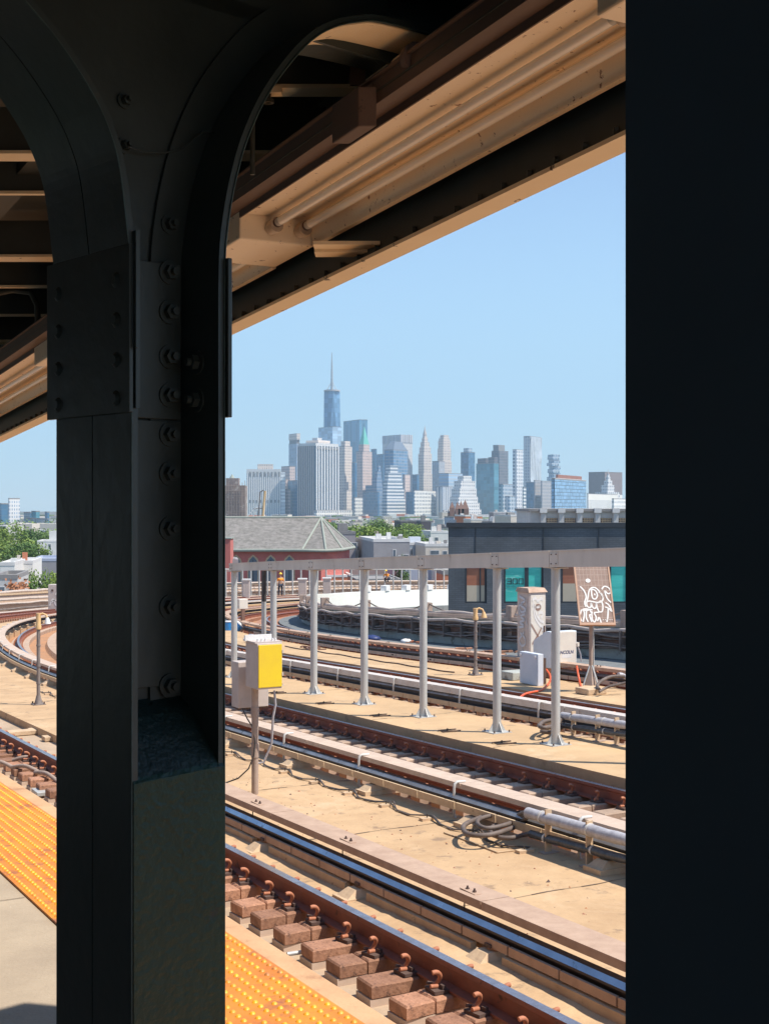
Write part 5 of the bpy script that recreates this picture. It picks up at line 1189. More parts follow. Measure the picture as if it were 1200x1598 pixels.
gridw = G('grid_white', (.92,.89,.82), (.20,.22,.25), 11, 6.5, 9, 5, .7)
# --- tall tapering glass tower with mast
d = 4580; c = PX(518, 0, d); W0 = 27/F*d/2
root = thing('tapering_tower', Vector((c.x, c.y, 0)), 'tallest tower, tapering blue glass with a ringed roof and a needle mast', 'skyscraper')
zb0, zt0 = 55, zy(611, d)
b4 = [(c.x + W0*1.06*math.cos(R(a)), c.y + W0*1.06*math.sin(R(a))) for a in (-135+12, -45+12, 45+12, 135+12)]
b4 = [(c.x + (x-c.x)*1.32, c.y + (y-c.y)*1.32) for x, y in b4]
t4 = [(c.x + W0*.92*math.cos(R(a)), c.y + W0*.92*math.sin(R(a))) for a in (-90+12, 0+12, 90+12, 180+12)]
mb = MB(); gl = G('glass_tower', (.10,.19,.30), (.09,.19,.31), 30, 29, 16, 15.2, .2, grough=.12)
for i in range(4):
    j = (i+1)%4; B0, B1, T0_, T1_ = (*b4[i], zb0), (*b4[j], zb0), (*t4[i], zt0), (*t4[j], zt0)
    mb.face([B0, B1, T0_], [(0,0),(60,0),(30,360)], gl); mb.face([T0_, B1, T1_], [(0,360),(30,0),(60,360)], gl)
mb.face([(*p, zt0) for p in t4], None, M['tar']); mb.build('glass_body', None, root)
mb = MB(); mb.prism(b4, 0, zb0, m=gl); mb.build('base', None, root)
mb = MB(); mb.tube([(c.x,c.y,zt0), (c.x,c.y,zt0+6)], W0*.8, 20, True, M['tar']); mb.tube([(c.x,c.y,zt0+1), (c.x,c.y,zt0+5)], W0*.95, 20, True, M['boxgrey']); mb.build('roof_ring', None, root)
mb = MB(); zt = zy(550, d); mb.tube([(c.x,c.y,zt0), (c.x,c.y,zt0+30),(c.x,c.y,zt0+70),(c.x,c.y,zt)], 3, 8, True, M['galv'], radii=[5.5,4.0,3.2,1.2])
for k in range(8): mb.tube([(c.x,c.y,zt0+20+k*11),(c.x,c.y,zt0+23+k*11)], 5.4-k*.3, 8, True, M['galv'])
for k in range(4):
    a = R(45+90*k); mb.tube([(c.x+W0*.8*math.cos(a),c.y+W0*.8*math.sin(a),zt0+5),(c.x,c.y,zt0+38)], .7, 5, True, M['galv'])
mb.build('mast', None, root)
T = tower
def simple(*a, **k): return T(*a, **k)
r, fp, h, A, B, la, lb = T('office_tower', 'pale blue glass block directly in front of the foot of the tallest tower', 497, 519, 533, 666, 4300, G('glass_pale', (.42,.52,.62), (.34,.46,.58), 20, 19, 9, 8, .3))
r, fp, h, A, B, la, lb = T('office_tower', 'slim pale tower with a dark slotted crown, left of the broad white-finned tower', 450.7, 463, 468.5, 692, 3900, G('stone_bluegrey', (.40,.46,.54), (.26,.34,.44), 9, 5, 9, 6, .5))
addbox(r, fp, h, zy(686,3900), .05,.95,.05,.95, M['tar'], 'crown'); addbox(r, fp, zy(686,3900), zy(676,3900), 0,1,0,1, beige, 'crown')
# white-finned slab, left
r, fp, h, A, B, la, lb = T('finned_slab', 'wide white tower with close vertical fins at the left of the skyline', 385, 385, 438, 733, 3300, mat('fin_ground', (.30,.34,.40), (.24,.28,.34), .01, .5), dep=40)
for k in range(16):
    q = fp[0] + (fp[1]-fp[0])*((k+.5)/16.0); mb = MB(); n = -B*1.5; s5 = A*2.9
    mb.obox(q - s5*.5 + n, s5, -n, Z*(h-4)); mb.build('fin', whitefin, r)
addbox(r, fp, h-9, h+1.6, -.005,1.005,-.04,1, M['roofwhite'], 'parapet')
for k in range(9):
    q = fp[0] + (fp[1]-fp[0])*((k+.7)/9.4) - B*2.0; mb = MB(); mb.obox(q + Z*(h-17), A*4, B*1, Z*12); mb.build('slot', M['tar'], r)
    q2 = q - A*1; mb = MB(); mb.obox(q2 + Z*(h-82), A*4, B*.8, Z*7); mb.build('slot', M['tar'], r)
addbox(r, fp, h+1.5, zy(724,3300), .32,.78,.1,.8, beige, 'plant_room')
mb = MB(); q = fp[1] + B*2; mb.obox(q, A*11, B*36, Z*(h-6)); mb.build('wing', G('stone_bluepale', (.60,.64,.68), (.56,.60,.64), 400, 398, 9, 5, .6), r)
T('office_tower', 'small domed brown-and-beige tower between the white-finned slab and the broad tower', 439, 452, 460.5, 728, 3500, pink)
T('apartment_tower', 'reddish stepped apartment block low beside the white-finned slab', 438, 446, 449.5, 748, 3350, pink)
T('apartment_tower', 'short reddish block right of the stepped reddish one', 445, 451, 453, 764, 3320, pink)
T('office_tower', 'dark blue shaded block at the left foot of the broad white-ribbed tower', 449, 465, 467, 750, 3300, blueglass)
# broad tower with white ribs
dR = 3250
r, fp, h, A, B, la, lb = T('ribbed_tower', 'broad boxy tower, its sunlit right face ribbed in white, left face in blue shade', 466, 493, 527.5, 693, dR, mat('rib_ground', (.12,.15,.19), (.16,.19,.23), .02, .5))
for k in range(9):
    q = fp[0] + (fp[1]-fp[0])*(k/8.0); n = -B
    mb = MB(); mb.obox(q - A*(1.6 if k else 0) + n*1.8, A*3.0, B*1.8, Z*(h-3)); mb.build('rib', whitefin, r)
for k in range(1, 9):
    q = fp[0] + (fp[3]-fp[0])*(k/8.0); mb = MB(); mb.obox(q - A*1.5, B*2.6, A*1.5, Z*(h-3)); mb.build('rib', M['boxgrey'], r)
addbox(r, fp, h-4, h+3, -.01,1.01,-.01,1.01, M['roofwhite'], 'cornice')
for k in range(8):
    q = fp[0] + (fp[1]-fp[0])*((k+.25)/8.0) - B*2.2; mb = MB(); mb.obox(q + Z*(h-12), A*6, B*1, Z*5.5); mb.build('slot', M['tar'], r)
addbox(r, fp, h+3, zy(686,dR), .25,.8,.2,.9, beige, 'plant_room'); addbox(r, fp, zy(686,dR), zy(682,dR), .3,.5,.3,.6, M['roofwhite'], 'plant_room')
r, fp, h, A, B, la, lb = T('podium_building', 'low white gridded building stretching right from the foot of the ribbed tower', 490, 494, 551, 797, 3200, gridw)
# twin cluster behind
T('glass_tower', 'wide blue glass tower behind the green pyramid roof', 536, 561, 573.5, 655, 4400, G('glass_deep', (.16,.30,.40), (.08,.20,.30), 11, 8.5, 60, 59, .3, grough=.12))
r, fp, h, A, B, la, lb = T('stone_tower', 'slender beige stone tower with rounded shoulders just right of the ribbed tower', 529, 538, 549.5, 697, 3700, beige)
addbox(r, fp, h, zy(688,3700), .15,.85,.15,.85, beige, 'shoulder'); 
T('office_tower', 'little beige setback block below the slender beige tower', 536, 541, 549, 765, 3600, beige)
r, fp, h, A, B, la, lb = T('pyramid_roof_tower', 'beige stone tower crowned with a pointed green copper pyramid', 556, 566, 580.5, 705, 3650, pink)
addbox(r, fp, h, zy(693,3650), .18,.82,.12,.88, pink, 'shoulder')
q = lambda u, v: fp[0] + (fp[1]-fp[0])*u + (fp[3]-fp[0])*v; ce = q(.5,.5); bq = [q(.2,.14), q(.8,.14), q(.8,.86), q(.2,.86)]
mb = MB(); zc_, za = zy(693,3650), zy(664,3650)
for k in range(4): mb.face([(*bq[k].to_2d(), zc_), (*bq[(k+1)%4].to_2d(), zc_), (ce.x, ce.y, za)])
mb.build('copper_roof', mat('green_copper', (.14,.50,.42), (.18,.56,.46), .05, .6), r)
addbox(r, fp, 0, zy(768,3650), -.05,1.12,-.05,1.05, pink, 'setback')
T('office_tower', 'blue shaded block with a white crown wedge between two beige towers', 549, 554, 557, 722, 3500, blueglass)
T('office_tower', 'dark blue tower right of the green pyramid roof, the narrower one', 579, 586, 588, 701, 3900, blueglass)
T('office_tower', 'dusky blue block behind the stepped glass tower, lower than its neighbours', 587, 598, 601, 709, 3850, blueglass)
# broad finned tower with banded sunlit face
r, fp, h, A, B, la, lb = T('office_tower', 'big square-topped tower, fins on the left and white bands on its right side', 597, 625, 643.5, 682, 3900, G('bands_big', (.82,.78,.74), (.28,.28,.32), 7, 1.2, 9, 4.4, .6))
addbox(r, fp, h-16, zy(678,3900), -.01,1.01,-.01,1.01, G('fins_big', (.85,.80,.74), (.26,.27,.32), 7, 4, 400, 398, .6), 'crown')
r, fp, h, A, B, la, lb = T('office_tower', 'blue glass tower with a blunt sloped roof, in front of the big square-topped tower', 599.5, 614, 636.5, 702, 3600, G('glass_slope', (.30,.36,.44), (.10,.20,.32), 14, 12, 8.5, 5.5, .4))
q = lambda u, v: fp[0] + (fp[1]-fp[0])*u + (fp[3]-fp[0])*v
mb = MB(); mb.prism([q(*v).to_2d()[:] for v in ((0,0),(1,0),(1,1),(0,1))], h, zy(688,3600), top=[q(*v).to_2d()[:] for v in ((.28,.28),(.72,.28),(.72,.72),(.28,.72))]); mb.build('sloped_roof', mat('roof_bluegrey', (.16,.20,.26), (.20,.24,.30), .05, .5), r)
def ziggurat(name, label, steps, d, m, zb=0, dep=.8, cat='skyscraper', roof='tar'):
    """steps: (xl, xc, xr, ytop) from the bottom up, each a mesh of its own"""
    base = None
    for i, (xl, xc, xr, yt) in enumerate(steps):
        X = [(x-600)/F*d for x in (xl, xc, xr)]; A = Vector((.80,.60,0)); B = Vector((-.60,.80,0))
        la = (X[2]-X[1])/.80; lb = (X[1]-X[0])/.60; c = Vector((X[1], d + i*6, 0)); lb = max(lb, 4)
        if base is None: base = thing(name, Vector((X[1], d, zb)), label, cat)
        mb = MB(); z0 = zb if i == 0 else zy(steps[i-1][3], d); mb.prism([p.to_2d()[:] for p in (c, c+A*la, c+A*la+B*lb, c+B*lb)], max(zb, z0-3), zy(yt, d), m=m); mb.build('tier', None, base)
    return base
ziggurat('stepped_tower', 'white-banded stepped tower rising in steps in front of the sloped-roof glass tower', [(596,604,633,778),(597,604,631,762),(598,605,629,750),(600,606,627,738),(602,609,621,726)], 3350, bandm)
ziggurat('stepped_tower', 'blue-shaded stepped tower, left twin of the white-banded one', [(566,590,598,770),(570,588,597,757),(580,588,596,745),(585,589,595,735),(588,591,594,726)], 3450, G('bands_blue', (.34,.40,.48), (.12,.20,.30), 400, 398, 8.6, 4.4, .5))
T('office_tower', 'low grey gridded block between the podium and the stepped towers', 552, 554, 566.5, 777, 3400, gridw)
T('office_tower', 'dark slab low in front of the blue stepped tower', 566, 590, 592, 768, 3300, blueglass)
T('office_tower', 'brownish block behind the white-banded stepped tower', 628, 632, 640, 741, 3500, pink)
T('office_tower', 'blue shaded box at the left of the wide gridded building', 633, 645, 648, 768, 3400, blueglass)
T('gridded_building', 'wide low building with a regular white window grid, centre of the skyline foot', 646, 647, 688, 766, 3250, gridw)
T('office_tower', 'white finned block behind the wide gridded building', 680, 690, 706.5, 760, 3350, finm)
# art deco spire tower
def spire(name, label, tiers, d, m, tip=None, crown=None):
    root = None
    for i, (x0, x1, yt) in enumerate(tiers):
        xm = (x0+x1)/2; X = (xm-600)/F*d; w_ = (x1-x0)/F*d/1.35/2
        if root is None: root = thing(name, Vector((X, d, 0)), label, 'skyscraper')
        a0 = R(33); b = [(X + w_*1.414*math.cos(a0+R(a)), d + w_*1.414*math.sin(a0+R(a))) for a in (-135,-45,45,135)]
        z0 = 0 if i == 0 else zy(tiers[i-1][2], d) - 4
        mb = MB(); mb.prism(b, z0, zy(yt, d), m=m); mb.build('tier', None, root)
    if tip:
        mb = MB(); mb.tube([(X, d, zy(tiers[-1][2], d)), (X, d, zy(tip[0], d)), (X, d, zy(tip[1], d))], 1, 8, True, crown or M['boxgrey'], radii=[tip[2], tip[2]*.35, .3]); mb.build('spire', None, root)
    return root
spire('spire_tower', 'stone tower stepping up to a fine pointed spire, centre right of the skyline', [(651,675,740),(653,673.5,708),(654.5,672,698),(656.5,670,690),(658.5,667.5,683),(660,666,678)], 3900, beige, (671, 664, 6))
spire('stone_tower', 'pale stone tower with a tapering scalloped top right of the spire tower', [(682,704.5,720),(683,703.5,700),(684,702.5,688),(685,701.5,684),(687,700,679)], 4000, beige)
T('office_tower', 'beige-topped block squeezed between the spire tower and the scalloped stone tower', 674.5, 685, 694, 720, 3800, G('stone_bluebeige', (.50,.50,.52), (.34,.38,.42), 8, 4, 9, 5, .6))
T('office_tower', 'small dark block left of the spire tower foot', 643, 651, 654, 741, 3700, blueglass)
T('office_tower', 'long pale blue block low behind the white terraced building', 685, 700, 722, 739, 3500, G('glass_palebands', (.50,.56,.62), (.24,.34,.44), 400, 398, 9, 5, .5))
ziggurat('terraced_building', 'white terraced building climbing to the right in many small steps', [(700,716,753,795),(702,716,750.5,785),(704,716,748,775),(706,718,746,762),(710,720,744,750),(716,724,738,742)], 3100, pale)
r, fp, h, A, B, la, lb = T('glass_tower', 'blue glass tower with a rounded cap, alone in a gap right of centre', 719, 731, 741, 706, 3900, blueglass)
addbox(r, fp, h, zy(699,3900), .2,.8,.2,.8, mixm, 'cap')
r, fp, h, A, B, la, lb = T('glass_slab', 'smooth teal blue slab tower with a chamfered pale right side', 743, 771, 778, 723, 3150, tealglass)
for u0, u1, v0, v1, y in ((.1,.8,.5,.95,714),(.1,.9,.02,.35,713)): addbox(r, fp, h, zy(y,3150), u0,u1,v0,v1, darkm, 'plant_room')
r, fp, h, A, B, la, lb = T('office_tower', 'dark grey-brown tower with a narrower dark cap behind the teal slab', 767, 779, 793, 704, 3700, darkm)
addbox(r, fp, h, zy(694,3700), .0,.7,.1,.8, M['tar'], 'cap')
T('apartment_tower', 'mottled blue and white apartment block right beside the teal slab', 778, 785, 800, 756, 3200, mixm)
T('apartment_tower', 'lower glassy apartment block in front of the mottled one', 788, 795, 804, 775, 3100, mixm)
r, fp, h, A, B, la, lb = T('apartment_tower', 'slim white-striped tower just left of the rippling silver tower', 800, 806, 816.5, 702, 3400, G('slim_stripes', (.86,.84,.84), (.16,.20,.26), 12, 6, 9, 5.4, .5))
T('apartment_tower', 'narrow pale banded block between the slim striped tower and the blue-pink slabs', 815, 817, 823, 761, 3250, bandm)
# rippling silver tower
dG = 3900
r, fp, h, A, B, la, lb = T('rippled_tower', 'tall silver tower with a rippling facade, tallest on the right', 817, 827, 844, 681, dG, silver)
mb = MB(); nn = 24; rings = []
for zi in range(60):
    z = h*zi/59; row = []
    for i in range(nn+1):
        u = i/nn; o = fp[0] + A*(la*u) - B*(1.2 + 2.6*max(0, math.sin(u*16 + 2.6*math.sin(z*.03 + u*5)))); row.append(Vector((o.x, o.y, z)))
    rings.append(row)
mb.sweep(rings, closed=False, cap=False, sm=False); mb.build('rippled_front', mat('steel_ripple', (.78,.78,.78), (.60,.62,.64), .06, .35, metal=.4), r)
T('office_tower', 'blue shaded slab left of the twin window slabs', 821, 834, 836, 753, 3200, blueglass)
T('window_slab', 'left of two matching grey window slabs below the silver tower', 833, 835, 845, 750, 3150, greym)
T('window_slab', 'right of two matching grey window slabs below the silver tower', 844, 846, 860, 751, 3120, greym)
# stacked blocks tower
rs = thing('stacked_tower', Vector(((870-600)/F*4300, 4300, 0)), 'thin tower of shifted stacked boxes, right part of the skyline', 'skyscraper'); rng = random.Random(5)
z = 0; yb = 800
for i, y in enumerate((780,768,757,750,744,738,732,727,722,717,712,709)):
    j = [0,1.2,-1.2,.6,-1.8,1.5,-.6,2,-2,1,-1,0][i]; x0, x1 = 863+j, 877+j*.7; mb = MB(); zt = zy(y,4300)
    mb.obox(((x0-600)/F*4300, 4300+j*2, z), ((x1-x0)/F*4300*.8, 12, 0), (-14, 22, 0), (0,0,zt-z), mixm); mb.build('stacked_box', None, rs); z = zt
# gridded glass block with red-brown cap, nearer
dB = 1700
r, fp, h, A, B, la, lb = T('glass_block', 'wide glassy block with a dark grid and a red-brown cap, at the right', 861, 866, 914.5, 748, dB, G('glass_grid', (.035,.045,.06), (.16,.30,.46), 4.9, 4.1, 4.6, 4.0, .3, grough=.1), cat='office block')
addbox(r, fp, h, zy(740,dB), .1,.86,.1,.8, mat('redbrown_panel', (.36,.15,.10), (.30,.13,.09), .1, .8), 'cap')
addbox(r, fp, h, h+2, 0,1,0,1, M['roofwhite'], 'roof_edge')
T('brown_block', 'broad dark brown square block at the far right, behind the white civic tower', 918.5, 944, 971, 737, 3500, G('brown_grid', (.28,.21,.19), (.20,.16,.15), 12, 3, 9, 4, .8))
spire('civic_tower', 'ornate white stepped civic tower with a small domed top at the right', [(930,966,768),(939,958,757),(943,955,750),(945.5,952.5,744),(947,951,740)], 3300, pale, (736, 732, 2))
r, fp, h, A, B, la, lb = T('columned_building', 'long low white building with columns below the civic tower', 916, 918, 971, 771, 3000, G('columns_white', (.92,.88,.80), (.30,.30,.32), 7, 3, 60, 40, .8))
T('apartment_block', 'pale low flats at the right edge in front of the columned building', 955, 958, 985, 779, 2400, pale)
T('office_tower', 'pale sliver of a tower just right of the big column', 346, 349, 352, 705, 3600, greym)
# tower blocks left of the big column
T('glass_tower', 'slanted-top blue glass tower at the left edge of the view', -12, 2, 13, 787, 1700, blueglass, zb=0)
r, fp, h, A, B, la, lb = T('apartment_tower', 'tall white-striped tower left of the column', 13, 14.5, 31, 779, 1600, G('left_stripes', (.78,.76,.74), (.20,.26,.34), 4.5, 2, 4.5, 2.5, .5))
T('glass_tower', 'dark blue glass tower behind the low blue blocks left of the column', 37, 47, 50, 801, 1750, blueglass)
T('glass_tower', 'blue glass tower with a pointed white top left of the column', 49, 56, 62, 799, 1700, tealglass)
T('glass_tower', 'wide low blue glass block left of the column', 40, 74, 76, 811, 1550, blueglass)
T('glass_tower', 'slim dark blue tower closest to the column on the left', 70, 74, 77, 800, 1800, blueglass)
T('apartment_block', 'pale yellow low block just left of the column, on the horizon', 73, 75, 86, 825, 1400, gridw)
# ================================================================ nearer roofs, church, black brick building, trees
def house(name, label, x0, x1, yt, d, dep, mw, mr=None, wins=(), cat='house', ang=8, par=.5, group=None, chim=()):
    """flat-roofed block: front face square-ish to the view, real windows as parts; wins = (u, v, w, h) metres from left, down from the top"""
    h = zy(yt, d); w_ = (x1-x0)/F*d; a = R(ang); A = Vector((math.cos(a), math.sin(a), 0)); B = Vector((-math.sin(a), math.cos(a), 0)); c = Vector(((x0-600)/F*d, d, 0))
    r = thing(name, c, label, cat, group)
    mb = MB(); mb.obox(c, A*w_, B*dep, Z*h, mw); mb.build('wall', None, r)
    mb = MB(); o = c + Z*(h+.003)
    if par:
        t = .3; mb.obox(o - A*.05 - B*.05, A*(w_+.1), B*t, Z*par, mr or M['roofwhite']); mb.obox(o + B*(dep-t), A*w_, B*t, Z*par, mr or M['roofwhite']); mb.obox(o + B*t, A*t, B*(dep-2*t), Z*par, mr or M['roofwhite']); mb.obox(o + B*t + A*(w_-t), A*t, B*(dep-2*t), Z*par, mr or M['roofwhite'])
    mb.obox(o + B*.3 + A*.3, A*(w_-.6), B*(dep-.6), Z*.06, mr or M['tar']); rf = mb.build('roof', None, r)
    for (u, v, ww, wh) in wins:
        mb = MB(); q = c + A*u - B*.04 + Z*(h-v-wh); mb.obox(q, A*ww, B*.04, Z*wh, M['roofwhite']); wn = mb.build('window', None, r)
        mb = MB(); mb.obox(q + A*.1 - B*.02 + Z*.1, A*(ww-.2), B*.02, Z*(wh-.2), M['glass']); mb.build('pane', None, wn)
    for (u, v, s1, s2, m) in chim:
        mb = MB(); mb.obox(c + A*u + B*v + Z*h, A*s1, B*s1, Z*s2, m); mb.build('rooftop_box', None, rf)
    return r, c, A, B, h
# ---- church
dC = 185; ch = thing('church', Vector((PX(420,0,dC).x, dC, 0)), 'long church with mottled grey slate roof, rounded end and pink walls with pointed windows', 'church')
zE, zR = zy(858, dC), zy(808, dC+11)
xL, xA, xN = PX(200,0,dC).x+25, PX(501,0,dC+11).x, PX(472,0,dC).x
pinkw = mat('pink_brick', (.54,.165,.14), (.45,.135,.115), .8, .9, c3=(.4,.2,.17), s3=.3, t3=.6)
aps = [(xN, dC), (PX(501,0,dC-1.5).x, dC-1.5), (PX(527,0,dC+3).x, dC+3), (PX(545.5,0,dC+11).x, dC+11), (PX(527,0,dC+11).x+1.0, dC+19), (xN, dC+22)]
mb = MB(); mb.prism([(xL-25, dC), *aps, (xL-25, dC+22)], 0, zE-.25, m=pinkw); cw = mb.build('wall', None, ch)
mb = MB(); ea = .7
def grow(p): cx_, cy_ = xA-6, dC+11; return (p[0] + (p[0]-cx_)/max(1,abs(p[0]-cx_))*ea*(1 if p[0] > xN+.1 else 0), p[1] + (-ea if p[1] < cy_-1 else (ea if p[1] > cy_+1 else 0)))
ap2 = [grow(p) for p in aps]; slate = M['slate']; apex = (xA, dC+11, zR)
mb.face([(xL-25, dC-ea, zE), (*ap2[0], zE), apex, (xL-25, dC+11, zR)], None, slate)
for i in range(len(ap2)-1): mb.face([(*ap2[i], zE), (*ap2[i+1], zE), apex], None, slate)
mb.face([(*ap2[-1], zE), (xL-25, dC+22+ea, zE), (xL-25, dC+11, zR), apex], None, slate); rf = mb.build('roof', None, ch)
mb = MB(); mb.tube([(xL-25, dC+11, zR+.05), (apex[0], apex[1], zR+.05)], .18, 6, True, M['copper'])
for p in ap2[:-1]: mb.tube([(*p, zE+.05), (apex[0], apex[1], zR+.05)], .16, 6, True, M['copper'])
mb.tube([(xL-25, dC-ea-.05, zE-.05)] + [(p[0], p[1]-.05, zE-.05) for p in ap2[:4]], .24, 6, True, M['copper']); mb.build('flashing', None, rf)
for x in (341, 368.5, 395, 422.5, 451.5):
    X = PX(x, 0, dC).x; zt = zy(865.5, dC); w2 = .78; y0 = dC - .06; mb = MB()
    pr_ = [(-w2, -6), (-w2, -1.0), (-w2*.8, -.55), (0, 0), (w2*.8, -.55), (w2, -1.0), (w2, -6)]
    vs = [(X+a, y0, zt+b) for a, b in pr_] + [(X+a, dC+.0, zt+b) for a, b in pr_]; n = 7
    mb.mesh(vs, [tuple(range(n))] + [(i, i+1, n+i+1, n+i) for i in range(n-1)], M['pad']); wn = mb.build('arched_window', None, ch)
    mb = MB(); mb.mesh([(X+a*.8, y0-.03, zt+b*.97-.25) for a, b in pr_], [tuple(range(n))], M['glass']); 
    mb.box(X-.05, X+.05, y0-.08, y0-.031, zt-6, zt-.7, M['dark_frame']); mb.build('pane', None, wn)
mb = MB(); mb.box(PX(545,0,dC+11).x-.5, PX(545,0,dC+11).x, dC+10, dC+12, 0, zE-1)
# brick chimney near the column
dk = 150; c = PX(340, 0, dk); r = thing('brick_stack', Vector((c.x, dk, 0)), 'square red brick stack right beside the big column, in front of the church', 'chimney')
mb = MB(); x1 = PX(359.5,0,dk).x; mb.box(x1-3.5, x1, dk, dk+3, 0, zy(841,dk), pinkw); mb.build('stack', None, r)
mb = MB(); mb.box(x1-3.6, x1+.1, dk-.1, dk+3.1, zy(841,dk), zy(839,dk), M['copper']); mb.tube([(x1-.9, dk+1, zy(839,dk)), (x1-.9, dk+1, zy(834,dk))], .07, 6, True, M['galv']); mb.build('cap', None, r)
house('low_roof', 'small grey gabled roof tucked between the red brick stack and the church', 352, 372, 873, 152, 6, M['greyhouse'], M['tar'], cat='house', par=0)
# ---- black brick building
dK = 62.0; X0 = PX(699.5,0,dK).x; X1 = X0 + 20; XB = X0*(62+12)/62 + .15; zT = zy(823, dK)
bk = thing('black_brick_building', Vector((X0, dK, 0)), 'long charcoal brick building with large windows, the number 300 on its teal glass', 'building')
kb_ = brickmat('black_brick', (.10,.115,.135), (.082,.095,.112), (.07,.08,.095), .30, .095)
dkp = 12
wz0, wz1 = zy(942, dK), zy(875, dK)
wins = [(725.5,759.5,0), (786,848,1), (875.5,938,2), (951,1010,3)]
# front wall built around the openings
mb = MB(); xs = [X0]; 
def fq(xa, xb, za, zb): mb.face([(xa,dK,za),(xb,dK,za),(xb,dK,zb),(xa,dK,zb)], [(xa,za),(xb,za),(xb,zb),(xa,zb)])
edges = []
for (a, b, k) in wins: edges.append((PX(a,0,dK).x, PX(b,0,dK).x))
fq(X0, X1, 0, wz0); fq(X0, X1, wz1, zT); cur = X0
for a, b in edges: fq(cur, a, wz0, wz1); cur = b
fq(cur, X1, wz0, wz1)
for a, b in edges:
    mb.face([(a,dK,wz0),(a,dK+.3,wz0),(a,dK+.3,wz1),(a,dK,wz1)], [(0,0),(.3,0),(.3,3),(0,3)]); mb.face([(b,dK,wz0),(b,dK+.3,wz0),(b,dK+.3,wz1),(b,dK,wz1)], [(0,0),(.3,0),(.3,3),(0,3)])
    mb.face([(a,dK,wz0),(b,dK,wz0),(b,dK+.3,wz0),(a,dK+.3,wz0)], [(0,0),(1,0),(1,1),(0,1)]); mb.face([(a,dK,wz1),(b,dK,wz1),(b,dK+.3,wz1),(a,dK+.3,wz1)], [(0,0),(1,0),(1,1),(0,1)])
mb.face([(XB,dK+dkp,0),(X0,dK,0),(X0,dK,zT),(XB,dK+dkp,zT)], [(0,0),(dkp,0),(dkp,zT),(0,zT)])
mb.face([(X1,dK,0),(X1,dK+dkp,0),(X1,dK+dkp,zT),(X1,dK,zT)], [(0,0),(dkp,0),(dkp,zT),(0,zT)])
mb.face([(X1,dK+dkp,0),(XB,dK+dkp,0),(XB,dK+dkp,zT),(X1,dK+dkp,zT)], [(0,0),(24,0),(24,zT),(0,zT)])
mb.build('wall', kb_, bk)
mb = MB(); mb.box(X0-.08, X1+.08, dK-.08, dK+.35, zT+.002, zT+.22, M['dark_frame']); mb.prism([(X0-.06,dK+.35),(X0+.3,dK+.35),(XB+.3,dK+dkp),(XB-.06,dK+dkp)], zT+.002, zT+.22, m=M['dark_frame']); mb.box(XB+.3, X1, dK+.35, dK+dkp, zT-.4, zT-.3, M['tar']); mb.build('roof', None, bk)
for x in (742, 848, 934):
    mb = MB(); X = PX(x,0,dK).x; mb.box(X-.02, X+.02, dK-.02, dK, zy(872,dK), zT, M['dark_frame']); mb.build('wall_joint', None, bk)
tan_in = mat('room_blind_tan', (.52,.44,.34), (.46,.39,.30), .5, .7); rust_in = mat('room_blind_rust', (.40,.15,.08), (.30,.11,.07), 1.2, .6, stretch=(.3,1,2.5)); 
for (a, b, k) in wins:
    xa, xb = PX(a,0,dK).x, PX(b,0,dK).x; y = dK+.12
    mb = MB(); t = .09
    for q in ((xa,xa+t,wz0,wz1),(xb-t,xb,wz0,wz1),(xa+t,xb-t,wz0,wz0+t),(xa+t,xb-t,wz1-t,wz1)): mb.box(q[0],q[1],y-.04,y+.06,q[2],q[3],M['dark_frame'])
    mid = {0: 749.5, 1: 822, 2: 905, 3: 980}[k]; xm = PX(mid,0,dK).x; mw_ = .03 if k in (0,2) else .09; mb.box(xm-mw_, xm+mw_, y-.04, y+.05, wz0+t, wz1-t, M['dark_frame']); wn = mb.build('window', None, bk)
    if k == 1:
        for u0, u1 in ((xa+t, xm-mw_), (xm+mw_, xb-t)): mb = MB(); mb.box(u0,u1,y,y+.02,wz0+t,wz1-t,M['teal_glass']); mb.build('pane', None, wn)
    elif k == 3:
        mb = MB(); mb.box(xa+t,xb-t,y,y+.02,wz0+t,wz1-t,M['teal_glass']); mb.build('pane', None, wn)
    else:
        zs_ = zy(914 if k == 0 else 911, dK)
        for u0, u1 in ((xa+t, xm-mw_), (xm+mw_, xb-t)):
            mb = MB(); mb.box(u0,u1,y,y+.02,wz0+t,zs_,tan_in); mb.box(u0,u1,y+.001,y+.021,zs_,wz1-t,rust_in); mb.build('pane', None, wn)
# the number 300
nb = MB(); zc2 = zy(907.5, dK); hh2 = .12
def digit(x, kind):
    w2 = .095; P_ = lambda u, v: (x+u*w2, dK+.105, zc2+v*hh2)
    if kind == 3: st_ = [[(-1,1),(1,1)],[(1,1),(1,-1)],[(1,-1),(-1,-1)],[(-.6,0),(1,0)]]
    else: st_ = [[(-1,1),(1,1)],[(1,1),(1,-1)],[(1,-1),(-1,-1)],[(-1,-1),(-1,1)]]
    for s5 in st_:
        (a0,b0),(a1,b1) = s5; e = .017
        nb.box(min(x+a0*w2,x+a1*w2)-e, max(x+a0*w2,x+a1*w2)+e, dK+.098, dK+.112, zc2+min(b0,b1)*hh2-e, zc2+max(b0,b1)*hh2+e, M['sign'])
xc3 = PX(804,0,dK).x
for i, k in enumerate((3,0,0)): digit(xc3 + (i-1)*.275, k)
nb.build('number_sign', None, bk)
nb = MB(); nb.box(xc3-.4, xc3+.35, dK+.10, dK+.112, zc2-.28, zc2-.262, M['sign']); nb.build('number_line', None, bk)
